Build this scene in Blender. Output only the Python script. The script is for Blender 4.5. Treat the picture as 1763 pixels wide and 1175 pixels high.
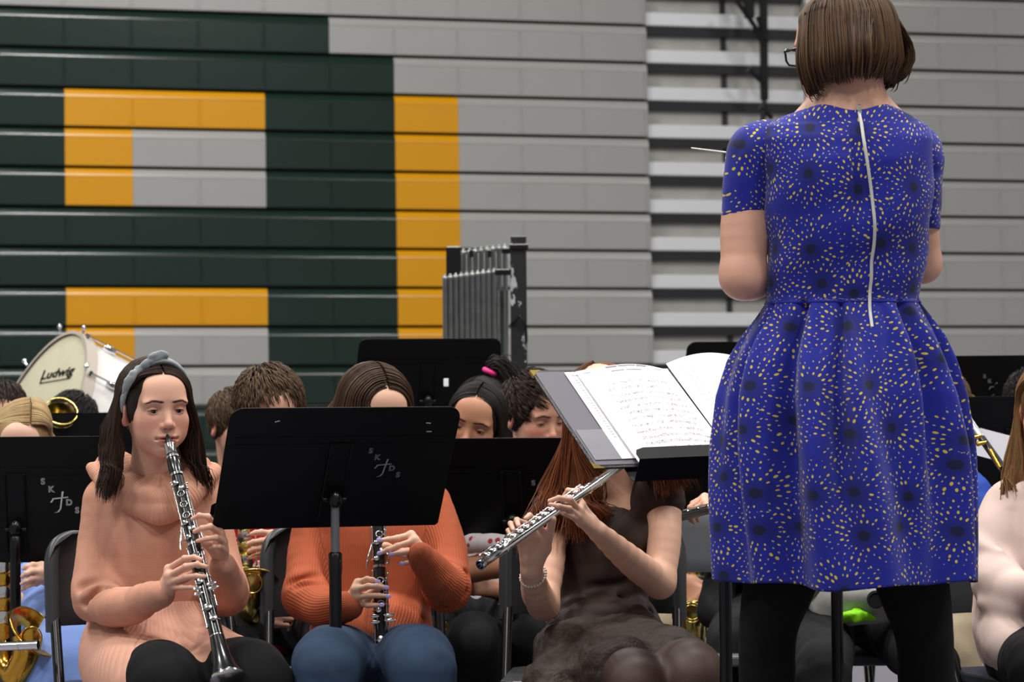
import bpy, math, random
import numpy as np
from mathutils import Vector, Matrix
random.seed(7); np.random.seed(7)
for o in list(bpy.data.objects): bpy.data.objects.remove(o)
sc = bpy.context.scene
COL = sc.collection
PI = math.pi

# ---------------------------------------------------------------- camera, world, lamps, exposure
F = 4900.0                      # focal length in pixels of the 1763 px wide frame
CAM = Vector((0, 0, 1.08))
cam_data = bpy.data.cameras.new('camera'); cam = bpy.data.objects.new('camera', cam_data); COL.objects.link(cam)
cam_data.sensor_width = 36.0; cam_data.lens = 36.0*F/1763.0
PITCH = math.atan(112.5/F); ROLL = 0.0075
camR = (Matrix.Rotation(PI/2+PITCH, 3, 'X') @ Matrix.Rotation(-ROLL, 3, 'Z'))
cam.matrix_world = Matrix.Translation(CAM) @ camR.to_4x4()
cam_data.clip_start = 0.1; cam_data.clip_end = 100
cam_data.dof.use_dof = True; cam_data.dof.focus_distance = 6.1; cam_data.dof.aperture_fstop = 8.5
sc.camera = cam
sc.view_settings.view_transform = 'Standard'; sc.view_settings.look = 'None'
sc.view_settings.gamma = 1.0; sc.view_settings.exposure = 0.0; sc.view_settings.use_curve_mapping = False
w = bpy.data.worlds.new('gym_air'); sc.world = w; w.use_nodes = True
w.node_tree.nodes['Background'].inputs[0].default_value = (0.93, 0.96, 1.0, 1)
w.node_tree.nodes['Background'].inputs[1].default_value = 0.36

def P(px, py, Y):
    """world point seen at frame pixel (px, py) at world depth Y"""
    d = camR @ Vector(((px-881.5)/F, -(py-587.5)/F, -1.0))
    return CAM + d*(Y/d.y)
def p3(px, py, Y): return np.array(P(px, py, Y))

# ---------------------------------------------------------------- object helpers
def tag(o, label=None, cat=None, group=None, kind=None):
    if label: o['label'] = label
    if cat: o['category'] = cat
    if group: o['group'] = group
    if kind: o['kind'] = kind
    return o
def thing(name, label, cat, loc=(0,0,0), rz=0.0, group=None, rot=None):
    o = bpy.data.objects.new(name, None); COL.objects.link(o); o.empty_display_size = 0.05
    if rot is not None: o.rotation_euler = rot
    else: o.rotation_euler = (0, 0, rz)
    o.location = loc
    o.matrix_world = Matrix.Translation(Vector(loc)) @ o.rotation_euler.to_matrix().to_4x4()
    return tag(o, label, cat, group)
def link(name, me, parent=None, world=False):
    o = bpy.data.objects.new(name, me); COL.objects.link(o)
    if parent is not None:
        o.parent = parent
        if world: o.matrix_parent_inverse = parent_world(parent).inverted()
    return o
def parent_world(o):
    m = Matrix.Translation(o.location) @ o.rotation_euler.to_matrix().to_4x4()
    if o.parent is not None: m = parent_world(o.parent) @ o.matrix_parent_inverse @ m
    return m
def npmesh(name, V, faces, mat=None, smooth=True, attrs=None, cols=None):
    """faces: int array (n,3|4) or list of such arrays / index lists"""
    V = np.asarray(V, dtype=np.float32)
    me = bpy.data.meshes.new(name)
    if isinstance(faces, np.ndarray): faces = [faces]
    if isinstance(faces, (list, tuple)) and len(faces) and not isinstance(faces[0], np.ndarray):
        me.from_pydata(V.tolist(), [], [list(map(int, f)) for f in faces])
    else:
        me.vertices.add(len(V)); me.vertices.foreach_set('co', V.ravel())
        loops = np.concatenate([f.ravel() for f in faces]).astype(np.int32)
        sizes = np.concatenate([np.full(len(f), f.shape[1]) for f in faces]).astype(np.int32)
        me.loops.add(len(loops)); me.loops.foreach_set('vertex_index', loops)
        me.polygons.add(len(sizes))
        starts = np.concatenate([[0], np.cumsum(sizes)[:-1]]).astype(np.int32)
        me.polygons.foreach_set('loop_start', starts)
        try: me.polygons.foreach_set('loop_total', sizes)
        except Exception: pass
        me.update(calc_edges=True); me.validate()
    if smooth: me.polygons.foreach_set('use_smooth', np.ones(len(me.polygons), dtype=bool))
    for k, a in (attrs or {}).items():
        at = me.attributes.new(k, 'FLOAT', 'POINT'); at.data.foreach_set('value', np.asarray(a, dtype=np.float32))
    for k, a in (cols or {}).items():
        at = me.attributes.new(k, 'FLOAT_COLOR', 'POINT')
        c = np.ones((len(V), 4), dtype=np.float32); c[:, :3] = a; at.data.foreach_set('color', c.ravel())
    if mat is not None: me.materials.append(mat)
    me.update()
    return me

class MB:
    """collects simple shapes into one mesh"""
    def __init__(s): s.V = []; s.F = []; s.M = []; s.n = 0; s.S = []
    def add(s, V, F, mi=0, smooth=False):
        V = np.asarray(V, dtype=float)
        s.V.append(V)
        for f in F: s.F.append([int(i)+s.n for i in f]); s.M.append(mi); s.S.append(smooth)
        s.n += len(V)
    def box(s, c, size, rot=None, mi=0, bev=0.0):
        hx, hy, hz = [v/2 for v in size]
        if bev > 0:
            b = min(bev, hx*.9, hy*.9, hz*.9)
            V = []; 
            for sx in (-1,1):
                for sy in (-1,1):
                    for sz in (-1,1):
                        V += [(sx*(hx-b), sy*(hy-b), sz*hz), (sx*(hx-b), sy*hy, sz*(hz-b)), (sx*hx, sy*(hy-b), sz*(hz-b))]
            idx = lambda sx, sy, sz, k: ((sx*4+sy*2+sz)*3+k)
            Fc = []
            for sz in (0,1):
                q = [idx(0,0,sz,0), idx(1,0,sz,0), idx(1,1,sz,0), idx(0,1,sz,0)]; Fc.append(q if sz else q[::-1])
            for sy in (0,1):
                q = [idx(0,sy,0,1), idx(0,sy,1,1), idx(1,sy,1,1), idx(1,sy,0,1)]; Fc.append(q if sy else q[::-1])
            for sx in (0,1):
                q = [idx(sx,0,0,2), idx(sx,1,0,2), idx(sx,1,1,2), idx(sx,0,1,2)]; Fc.append(q if sx else q[::-1])
            for a in (0,1):
                for b2 in (0,1):
                    Fc.append([idx(0,a,b2,0), idx(1,a,b2,0), idx(1,a,b2,1), idx(0,a,b2,1)])
                    Fc.append([idx(a,0,b2,0), idx(a,1,b2,0), idx(a,1,b2,2), idx(a,0,b2,2)])
                    Fc.append([idx(a,b2,0,1), idx(a,b2,1,1), idx(a,b2,1,2), idx(a,b2,0,2)])
                    for c3 in (0,1): Fc.append([idx(a,b2,c3,0), idx(a,b2,c3,1), idx(a,b2,c3,2)])
            V = np.array(V)
        else:
            V = np.array([(x*hx, y*hy, z*hz) for x in (-1,1) for y in (-1,1) for z in (-1,1)])
            Fc = [(0,1,3,2),(4,6,7,5),(0,4,5,1),(2,3,7,6),(0,2,6,4),(1,5,7,3)]
        if rot is not None: V = V @ np.array(rot).T
        s.add(V+np.array(c), Fc, mi)
    def tube(s, pts, r, n=10, mi=0, caps=True, flat=1.0, up=None):
        """tube along pts; r number or list"""
        V, Fc = tube_vf(pts, r, n, caps, flat, up)
        s.add(V, Fc, mi, True)
    def ball(s, c, r, n=10, mi=0, rot=None):
        r = np.array(r if hasattr(r, '__len__') else (r, r, r), dtype=float)
        m = max(4, n//2+1); V = []
        for i in range(1, m):
            ph = PI*i/m
            for j in range(n): th = 2*PI*j/n; V.append((math.sin(ph)*math.cos(th), math.sin(ph)*math.sin(th), math.cos(ph)))
        V += [(0,0,1), (0,0,-1)]; V = np.array(V)*r
        if rot is not None: V = V @ np.array(rot).T
        Fc = []
        for i in range(m-2):
            for j in range(n): Fc.append((i*n+j, (i+1)*n+j, (i+1)*n+(j+1)%n, i*n+(j+1)%n))
        t = (m-1)*n
        for j in range(n): Fc.append((t, j, (j+1)%n)); Fc.append((t+1, (m-2)*n+(j+1)%n, (m-2)*n+j))
        s.add(V+np.array(c), Fc, mi, True)
    def lathe(s, prof, a, b, n=20, mi=0, closed=False):
        """prof: list of (t along a->b in metres, radius)"""
        a = np.array(a, float); b = np.array(b, float); d = b-a; d /= np.linalg.norm(d)
        u = np.cross(d, (0,0,1.0)); 
        if np.linalg.norm(u) < 1e-3: u = np.cross(d, (0,1.0,0))
        u /= np.linalg.norm(u); v = np.cross(d, u)
        V = []
        for t, r in prof:
            for j in range(n):
                th = 2*PI*j/n; V.append(a+d*t+(u*math.cos(th)+v*math.sin(th))*r)
        Fc = []
        for i in range(len(prof)-1):
            for j in range(n): Fc.append((i*n+j, i*n+(j+1)%n, (i+1)*n+(j+1)%n, (i+1)*n+j))
        if not closed:
            if prof[0][1] > 1e-5: Fc.append(tuple(range(n))[::-1])
            if prof[-1][1] > 1e-5: Fc.append(tuple((len(prof)-1)*n+j for j in range(n)))
        s.add(V, Fc, mi, True)
    def prism(s, poly, d, axis_u, axis_v, origin, mi=0, smooth=False):
        """polygon in the (u,v) plane extruded by vector d"""
        o = np.array(origin, float); u = np.array(axis_u, float); v = np.array(axis_v, float); d = np.array(d, float)
        A = [o+u*x+v*y for x, y in poly]; n = len(A)
        V = A+[p+d for p in A]
        Fc = [tuple(range(n)), tuple(range(2*n-1, n-1, -1))]
        Fq = [(i, i+n, (i+1)%n+n, (i+1)%n) for i in range(n)]
        s.add(V, Fc, mi, False); s.F += [[i+s.n-2*n for i in f] for f in Fq]; s.M += [mi]*n; s.S += [smooth]*n
    def build(s, name, mats, parent=None, world=False, bevel=0.0):
        me = bpy.data.meshes.new(name)
        V = np.concatenate(s.V)
        me.from_pydata(V.tolist(), [], s.F); 
        if not isinstance(mats, (list, tuple)): mats = [mats]
        for m in mats: me.materials.append(m)
        me.polygons.foreach_set('material_index', s.M)
        me.polygons.foreach_set('use_smooth', s.S)
        me.update()
        o = link(name, me, parent, world)
        if any(s.S):
            try:
                md = o.modifiers.new('edges', 'EDGE_SPLIT'); md.split_angle = math.radians(50)
            except Exception: pass
        if bevel > 0:
            md = o.modifiers.new('bevel', 'BEVEL'); md.width = bevel; md.segments = 2; md.limit_method = 'ANGLE'
        return o
def cat_rom(pts, n=6):
    pts = [np.array(p, float) for p in pts]
    if len(pts) < 3: 
        return [pts[0]+(pts[-1]-pts[0])*t for t in np.linspace(0, 1, n+1)]
    out = []
    Pp = [2*pts[0]-pts[1]]+pts+[2*pts[-1]-pts[-2]]
    for i in range(1, len(Pp)-2):
        p0, p1, p2, p3_ = Pp[i-1:i+3]
        for k in range(n):
            t = k/n
            out.append(.5*((2*p1)+(-p0+p2)*t+(2*p0-5*p1+4*p2-p3_)*t*t+(-p0+3*p1-3*p2+p3_)*t**3))
    out.append(pts[-1]); return out
def tube_vf(pts, r, n=10, caps=True, flat=1.0, up=None):
    pts = np.array(pts, float); m = len(pts)
    r = np.full(m, r) if not hasattr(r, '__len__') else np.array(r, float)
    if len(r) != m: r = np.interp(np.linspace(0, 1, m), np.linspace(0, 1, len(r)), r)
    T = np.gradient(pts, axis=0); T /= np.linalg.norm(T, axis=1)[:, None]+1e-9
    u = np.array(up if up is not None else ((0,0,1.0) if abs(T[0][2]) < .9 else (0,1.0,0)), float)
    V = []
    for i in range(m):
        u = u-T[i]*np.dot(u, T[i]); u /= np.linalg.norm(u)+1e-9
        v = np.cross(T[i], u)
        for j in range(n):
            th = 2*PI*j/n; V.append(pts[i]+(u*math.cos(th)*flat+v*math.sin(th))*r[i])
    Fc = [(i*n+j, i*n+(j+1)%n, (i+1)*n+(j+1)%n, (i+1)*n+j) for i in range(m-1) for j in range(n)]
    if caps: Fc += [tuple(range(n))[::-1], tuple((m-1)*n+j for j in range(n))]
    return np.array(V), Fc

# ---------------------------------------------------------------- materials
def lin(c):
    if isinstance(c, str):
        c = [int(c[i:i+2], 16)/255 for i in (0, 2, 4)]
        c = [x/12.92 if x <= .04045 else ((x+.055)/1.055)**2.4 for x in c]
    return (*c[:3], 1.0)
MATS = {}
def mat(name, color, rough=.5, metal=0.0, bump=None, vary=0.0, vscale=6.0, attr=None, spec=.5, sss=0.0, sheen=0.0, coat=0.0, alpha=None, aniso=0.0):
    """bump: (kind, scale, strength, distance)"""
    m = bpy.data.materials.new(name); m.use_nodes = True; nt = m.node_tree; N = nt.nodes; L = nt.links
    b = N['Principled BSDF']; c = lin(color)
    b.inputs['Base Color'].default_value = c; b.inputs['Roughness'].default_value = rough
    b.inputs['Metallic'].default_value = metal; b.inputs['Specular IOR Level'].default_value = spec
    if sss: b.inputs['Subsurface Weight'].default_value = sss; b.inputs['Subsurface Radius'].default_value = (.012, .005, .003); b.inputs['Subsurface Scale'].default_value = 1.0
    if sheen: b.inputs['Sheen Weight'].default_value = sheen; b.inputs['Sheen Roughness'].default_value = .4; b.inputs['Sheen Tint'].default_value = c
    if coat: b.inputs['Coat Weight'].default_value = coat; b.inputs['Coat Roughness'].default_value = .1
    if aniso: b.inputs['Anisotropic'].default_value = aniso
    if alpha is not None: b.inputs['Alpha'].default_value = alpha
    tc = N.new('ShaderNodeTexCoord')
    col = None
    if attr:
        a = N.new('ShaderNodeAttribute'); a.attribute_name = attr; col = a.outputs['Color']
    if vary:
        nz = N.new('ShaderNodeTexNoise'); nz.inputs['Scale'].default_value = vscale; nz.inputs['Detail'].default_value = 4
        L.new(tc.outputs['Object'], nz.inputs['Vector'])
        mr = N.new('ShaderNodeMapRange'); mr.inputs[1].default_value = .3; mr.inputs[2].default_value = .7
        mr.inputs[3].default_value = 1-vary; mr.inputs[4].default_value = 1+vary; L.new(nz.outputs['Fac'], mr.inputs[0])
        mx = N.new('ShaderNodeVectorMath'); mx.operation = 'SCALE'
        if col is not None: L.new(col, mx.inputs[0])
        else: mx.inputs[0].default_value = c[:3]
        L.new(mr.outputs[0], mx.inputs['Scale']); col = mx.outputs[0]
    if col is not None: L.new(col, b.inputs['Base Color'])
    if bump:
        kind, scale, strength, dist = bump
        bp = N.new('ShaderNodeBump'); bp.inputs['Strength'].default_value = strength; bp.inputs['Distance'].default_value = dist
        if kind == 'noise':
            t = N.new('ShaderNodeTexNoise'); t.inputs['Scale'].default_value = scale; t.inputs['Detail'].default_value = 3; L.new(tc.outputs['Object'], t.inputs['Vector']); L.new(t.outputs['Fac'], bp.inputs['Height'])
        elif kind == 'knit':      # stockinette from rib attributes u (around) and v (along)
            h = knit_nodes(nt, scale, .5); L.new(h, bp.inputs['Height'])
        elif kind == 'rib':
            h = knit_nodes(nt, scale, 0); L.new(h, bp.inputs['Height'])
        elif kind == 'ribv':
            h = math_node(nt, 'ABSOLUTE', math_node(nt, 'SINE', math_node(nt, 'MULTIPLY', attr_out(nt, 'ribv'), PI/scale))); L.new(h, bp.inputs['Height'])
        L.new(bp.outputs['Normal'], b.inputs['Normal'])
    MATS[name] = m
    return m
def math_node(nt, op, a, b=None, c=None):
    n = nt.nodes.new('ShaderNodeMath'); n.operation = op
    for i, x in enumerate((a, b, c)):
        if x is None: continue
        if isinstance(x, (int, float)): n.inputs[i].default_value = x
        else: nt.links.new(x, n.inputs[i])
    return n.outputs[0]
def attr_out(nt, name):
    a = nt.nodes.new('ShaderNodeAttribute'); a.attribute_name = name; return a.outputs['Fac']
def knit_nodes(nt, pitch, cross):
    u = attr_out(nt, 'ribu')
    s = math_node(nt, 'SINE', math_node(nt, 'MULTIPLY', u, 2*PI/pitch))
    s = math_node(nt, 'ABSOLUTE', math_node(nt, 'SINE', math_node(nt, 'MULTIPLY', u, PI/pitch)))
    if cross:
        v = attr_out(nt, 'ribv')
        t = math_node(nt, 'SINE', math_node(nt, 'MULTIPLY', v, 2*PI/pitch))
        s = math_node(nt, 'ADD', math_node(nt, 'MULTIPLY', s, .6), math_node(nt, 'MULTIPLY', t, .2))
    return s

MT = {}
MT['black_powder'] = mat('black_powder_coat', '060708', .5, bump=('noise', 900, .2, .0005), spec=.22)
MT['black_metal'] = mat('black_tube_steel', '070708', .3, spec=.4)
MT['steel'] = mat('brushed_steel', 'b6b8ba', .3, .9)
MT['tube_grey'] = mat('satin_grey_tube', '6a6d70', .4, .3)
MT['silver'] = mat('silver_plate', 'e2e2e4', .13, 1.0)
MT['nickel'] = mat('nickel_keys', 'd9d8d4', .16, 1.0)
MT['brass'] = mat('lacquered_brass', 'd9a441', .17, 1.0)
MT['brass_pale'] = mat('pale_lacquered_brass', 'd6be6a', .2, 1.0)
MT['ebony'] = mat('black_clarinet_wood', '101012', .22, spec=.6, coat=.3)
MT['chair_plastic'] = mat('charcoal_moulded_plastic', '2e3033', .38, bump=('noise', 700, .2, .0006))
MT['chair_grey'] = mat('grey_moulded_plastic', '5c5f63', .45, bump=('noise', 700, .2, .0006))
MT['rubber'] = mat('black_rubber', '0a0a0a', .7)
MT['stencil'] = mat('grey_stencil_paint', '8d9197', .8, vary=.3, vscale=120)
MT['stencil_pale'] = mat('pale_stencil_paint', 'c2c3c6', .8, vary=.2, vscale=120)
MT['paper'] = mat('white_paper', 'f3f1f4', .7)
MT['ink'] = mat('grey_print_ink', '8f8d94', .8)
MT['chrome'] = mat('chrome', 'e8e8ea', .08, 1.0)
# ---------------------------------------------------------------- ceiling lamps (daylight-white high bays)
def area(loc, sx, sy, energy, rot=(0,0,0), col=(1, .985, .955)):
    l = bpy.data.lights.new('lamp_light', 'AREA'); l.shape = 'RECTANGLE'; l.size = sx; l.size_y = sy; l.energy = energy; l.color = col
    o = bpy.data.objects.new('lamp_light', l); COL.objects.link(o); o.location = loc; o.rotation_euler = rot; return o
lamp_mat = bpy.data.materials.new('lamp_diffuser'); lamp_mat.use_nodes = True
_b = lamp_mat.node_tree.nodes['Principled BSDF']; _b.inputs['Emission Color'].default_value = (1, .985, .955, 1); _b.inputs['Emission Strength'].default_value = 4.0
MT['housing'] = mat('white_lamp_housing', 'd8d8d6', .5)
LAMPS = [(-6.0, 1.5), (0.0, 1.5), (6.0, 1.5), (-5.8, 6.5), (0.4, 6.0), (6.4, 6.5), (-6.3, 11.6), (.1, 11.6), (7.4, 14.2), (-3, 15.5)]
for i, (x, y) in enumerate(LAMPS):
    t = thing('ceiling_lamp', 'long white ceiling lamp over the gym floor', 'lamp', (x, y, 8.6), 0, 'high bay lamps on the ceiling')
    for sx in (-.3, .3):
        m = MB(); m.box((sx, 0, .06), (.42, 1.3, .12), bev=.02); m.build('lamp_housing', MT['housing'], t)
        m = MB(); m.box((sx, 0, -.006), (.34, 1.2, .012)); m.build('diffuser', lamp_mat, t)
    for sx in (-.3, .3):
        a = area((x+sx, y, 8.56), .2, 1.25, 165 if y < 9 else 150)
        a.parent = t; a.matrix_parent_inverse = parent_world(t).inverted()

# ---------------------------------------------------------------- room shell
MT['floor'] = mat('gym_floor', '716e78', .35, vary=.08, vscale=1.5)
MT['wall'] = mat('painted_block_wall', 'b9b8b2', .8, vary=.04)
MT['ceiling'] = mat('ceiling_deck', 'a3a3a0', .8)
def struct(name, m, mt):
    o = m.build(name, mt); o['kind'] = 'structure'; return o
m = MB(); m.box((0, 9.0, -.05), (26, 34, .1)); struct('floor', m, MT['floor'])
m = MB(); m.box((0, 9.0, 9.05), (26, 34, .1)); struct('ceiling', m, MT['ceiling'])
m = MB(); m.box((0, 26.05, 4.5), (26, .1, 9)); struct('wall_back', m, MT['wall'])
m = MB(); m.box((-13.05, 9, 4.5), (.1, 34, 9)); struct('wall_left', m, MT['wall'])
m = MB(); m.box((13.05, 9, 4.5), (.1, 34, 9)); struct('wall_right', m, MT['wall'])

# ---------------------------------------------------------------- bleachers
TH = math.radians(15.6)
T = np.array([math.cos(TH), math.sin(TH), 0]); NRM = np.array([math.sin(TH), -math.cos(TH), 0])   # along the wall / towards the camera
W0 = np.array([0, 19.87, 0]); RISE = .27; MOD = .4572
def wall_s(px, py=350):      # distance along the wall for a frame column
    d = np.array(camR @ Vector(((px-881.5)/F, -(py-587.5)/F, -1.0)))
    k = (W0[1]-W0[0]*math.tan(TH))/(d[1]-d[0]*math.tan(TH)); X = d[0]*k
    return X/math.cos(TH)
def wall_z(px, py):
    d = np.array(camR @ Vector(((px-881.5)/F, -(py-587.5)/F, -1.0))); k = W0[1]/(d[1]-d[0]*math.tan(TH)); return 1.08+d[2]*k
ZB = wall_z(1115, 628)       # bottom line of the row whose gap is seen at y 628
Z0 = ZB-4*RISE-.0            # lowest row
MT['gr'] = mat('grey_moulded_seat', '989794', .24, spec=.5, vary=.02, vscale=2)
MT['gn'] = mat('dark_green_moulded_seat', '14261f', .18, spec=.5)
MT['go'] = mat('gold_moulded_seat', 'c98c08', .24, spec=.5)
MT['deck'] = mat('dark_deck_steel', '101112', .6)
MT['riser'] = mat('grey_riser_plywood', 'a3a19b', .6, vary=.12, vscale=5)
MT['alu'] = mat('aluminium_nosing', 'd8dadc', .35, .2)
R_ = math.radians
PROF = [(-.03, .012), (.0, .008), (.004, .014), (.003, .204), (.0055, .2055)]+[(.0055-.1*(math.cos(R_(8))-math.cos(R_(f))), .2055+.1*(math.sin(R_(f))-math.sin(R_(8)))) for f in (12, 16, 20, 24, 28, 33, 39)]+[(-.035, .2625), (-.20, .264), (-.21, .25), (-.205, .1), (-.03, .012)]
S0 = wall_s(114.5, 170)
def col_s(k): return S0+k*MOD
def seat_run(m, s0, s1, z, back):
    """moulded seats from s0 to s1, a shallow notch at each module joint"""
    ks = [s0]; k = math.ceil((s0-S0)/MOD+1e-4)
    while col_s(k) < s1-1e-4: ks.append(col_s(k)); k += 1
    ks.append(s1)
    n = len(PROF)-1
    rings = [[W0+T*q+NRM*(o-back)+np.array([0, 0, z+h]) for o, h in PROF[:-1]] for q in (s0+.0006, s1-.0006)]
    m.add(rings[0]+rings[1], [(j, (j+1)%n, (j+1)%n+n, j+n) for j in range(n)], 0, False)
    for j in range(4, 12): m.S[-n+j] = True
    m.add(rings[0]+rings[1], [tuple(range(n))[::-1], tuple(range(n, 2*n))], 0, False)
    for a, b in zip(ks[:-1], ks[1:]):
        # raised tapering gusset beside each joint
        for (sx, sg) in ((a, 1), (b, -1)):
            if abs(sx-s0) < 1e-6 or abs(sx-s1) < 1e-6: continue
            A = [(sx+sg*.0005, .198), (sx+sg*.006, .198), (sx+sg*.024, .03), (sx+sg*.0005, .03)]
            base = [W0+T*s+NRM*(.0025-back)+np.array([0, 0, z+h]) for s, h in A]
            top = [W0+T*(s*.6+(sx+sg*.01)*.4)+NRM*(.0070-back)+np.array([0, 0, z+h]) for s, h in A]
            m.add(base+top, [(0,1,5,4), (1,2,6,5), (2,3,7,6), (3,0,4,7), (4,5,6,7)], 0)
def bleacher(label, s0, s1, colours, seed):
    root = thing('bleacher', label, 'bleacher', tuple(W0+T*((s0+s1)/2)), TH)
    for r in range(-1, 15):      # r = 0 is the lowest row below the seen gap
        z = Z0+(r)*RISE
        if z < 0: continue
        back = .012*r
        # row frame (deck and black beam)
        m = MB()
        c = W0+T*((s0+s1)/2)+NRM*(-.36-back)
        Rz = np.array([[T[0], -NRM[0], 0], [T[1], -NRM[1], 0], [0, 0, 1]])
        m.box(c+np.array([0, 0, z+.01]), (s1-s0-.01, .62, .02), Rz)
        m.box(W0+T*((s0+s1)/2)+NRM*(-.27-back)+np.array([0, 0, z+.14]), (s1-s0-.02, .03, .24), Rz)
        row = m.build('bleacher_row', MT['deck'], root, True)
        for (c0, c1, key) in colours(r):
            a = max(s0, col_s(c0) if c0 is not None else s0); b = min(s1, col_s(c1) if c1 is not None else s1)
            if b <= a: continue
            m = MB(); seat_run(m, a, b, z, back)
            o = m.build('seat_panel', MT[key], row, True)
            if key != 'gr': o['label'] = {'gn': 'dark green moulded seat panel', 'go': 'gold moulded seat panel'}[key]
    return root
def colours_left(r):
    q = 13-r      # q = 0 the topmost partly seen row (gap at y 38), q=9 gap at y 628
    q = {}.get(q, q)
    if q <= 0: return [(None, None, 'gr')]
    if q == 1: return [(None, 4, 'gn'), (4, None, 'gr')]
    if q == 2: return [(None, 5, 'gn'), (5, None, 'gr')]
    if q in (3, 8): return [(None, 0, 'gn'), (0, 3, 'go'), (3, 5, 'gn'), (5, 6, 'go'), (6, None, 'gr')]
    if q in (4, 5, 9, 10): return [(None, 0, 'gn'), (0, 1, 'go'), (1, 3, 'gr'), (3, 5, 'gn'), (5, 6, 'go'), (6, None, 'gr')]
    if q in (6, 7, 11): return [(None, 5, 'gn'), (5, 6, 'go'), (6, None, 'gr')]
    return [(None, 5, 'gn'), (5, None, 'gr')]
SL1 = wall_s(1126, 330)
bleacher('closed grey bleacher bank with a green and gold block letter, left of the aisle', S0-12*MOD, SL1, colours_left, 1)
SR0 = wall_s(1402, 330)
bleacher('closed all grey bleacher bank behind the conductor, right of the aisle', SR0, SR0+14*MOD, lambda r: [(None, None, 'gr')], 2)
# the set-back aisle rows between the two banks
root = thing('bleacher_aisle', 'open aisle of stepped decks with silver nosings between the two bleacher banks', 'bleacher', tuple(W0+T*((SL1+SR0)/2)), TH)
Rz = np.array([[T[0], -NRM[0], 0], [T[1], -NRM[1], 0], [0, 0, 1]])
sm, wd = (SL1+SR0)/2, SR0-SL1-.004
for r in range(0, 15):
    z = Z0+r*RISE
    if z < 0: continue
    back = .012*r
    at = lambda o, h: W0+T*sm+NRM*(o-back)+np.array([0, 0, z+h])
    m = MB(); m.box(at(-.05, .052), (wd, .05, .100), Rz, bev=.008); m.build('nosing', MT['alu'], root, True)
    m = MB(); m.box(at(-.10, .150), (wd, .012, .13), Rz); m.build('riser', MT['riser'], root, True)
    m = MB(); m.box(at(-.21, -.002), (wd, .28, .012), Rz); m.box(at(-.16, .238), (wd, .22, .062), Rz); m.build('deck', MT['deck'], root, True)  # upper black box stands in for the shade under the next deck
    m = MB()
    for px, wq in ((1266, .04),):
        q = W0+T*wall_s(px, 350)+NRM*(-.082-back)+np.array([0, 0, z+.16]); m.box(q, (wq, .012, .17), Rz)
    m.build('rear_bracket', MT['deck'], root, True)
# black folding brace in the aisle
def WP(px, py, off):     # a point on the wall's plane moved off towards the camera
    s = wall_s(px, py); return W0+T*s+NRM*off+np.array([0, 0, wall_z(px, py)])
m = MB()
m.box((WP(1312, -60, .03)+WP(1312, 175, .03))/2, (.055, .04, .97), Rz, bev=.006)
m.box((WP(1287, -40, .03)+WP(1287, 33, .03))/2, (.07, .04, .3), Rz, bev=.006)
m.build('brace_post', MT['black_metal'], root, True)
for (a, b) in (((1262, 0), (1312, 70)), ((1290, 52), (1312, 78)), ((1285, 120), (1310, 145)), ((1312, 175), (1308, 216)), ((1300, 30), (1316, 75)), ((1305, 185), (1325, 205))):
    m = MB(); m.tube([WP(*a, .05), WP(*b, .05)], .018, 8); m.build('brace_strut', MT['black_metal'], root, True)

# ---------------------------------------------------------------- music stands
def rounded_desk(w, h, wt, rc, n=6):
    """outline, bottom centred at 0,0: width w at the bottom, wt at the top, rounded top corners"""
    pts = [(-w/2+.006, 0), (w/2-.006, 0), (w/2, .006)]
    for k in range(n+1):
        a = PI/2*k/n; pts.append((wt/2-rc+rc*math.cos(a), h-rc+rc*math.sin(a)))
    for k in range(n+1):
        a = PI/2*k/n; pts.append((-wt/2+rc-rc*math.sin(a), h-rc+rc*math.cos(a)))
    pts.append((-w/2, .006)); return pts
def text_vf(s, size, off=.0):
    c = bpy.data.curves.new('t', 'FONT'); c.body = s; c.size = size; c.align_x = 'CENTER'; c.align_y = 'CENTER'; c.offset = off; c.extrude = .0002; c.resolution_u = 3
    o = bpy.data.objects.new('t', c); COL.objects.link(o); dg = bpy.context.evaluated_depsgraph_get()
    me = bpy.data.meshes.new_from_object(o.evaluated_get(dg))
    V = np.array([v.co[:] for v in me.vertices]); Fc = [tuple(p.vertices) for p in me.polygons]
    bpy.data.objects.remove(o); bpy.data.curves.remove(c); bpy.data.meshes.remove(me)
    return V, Fc
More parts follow.
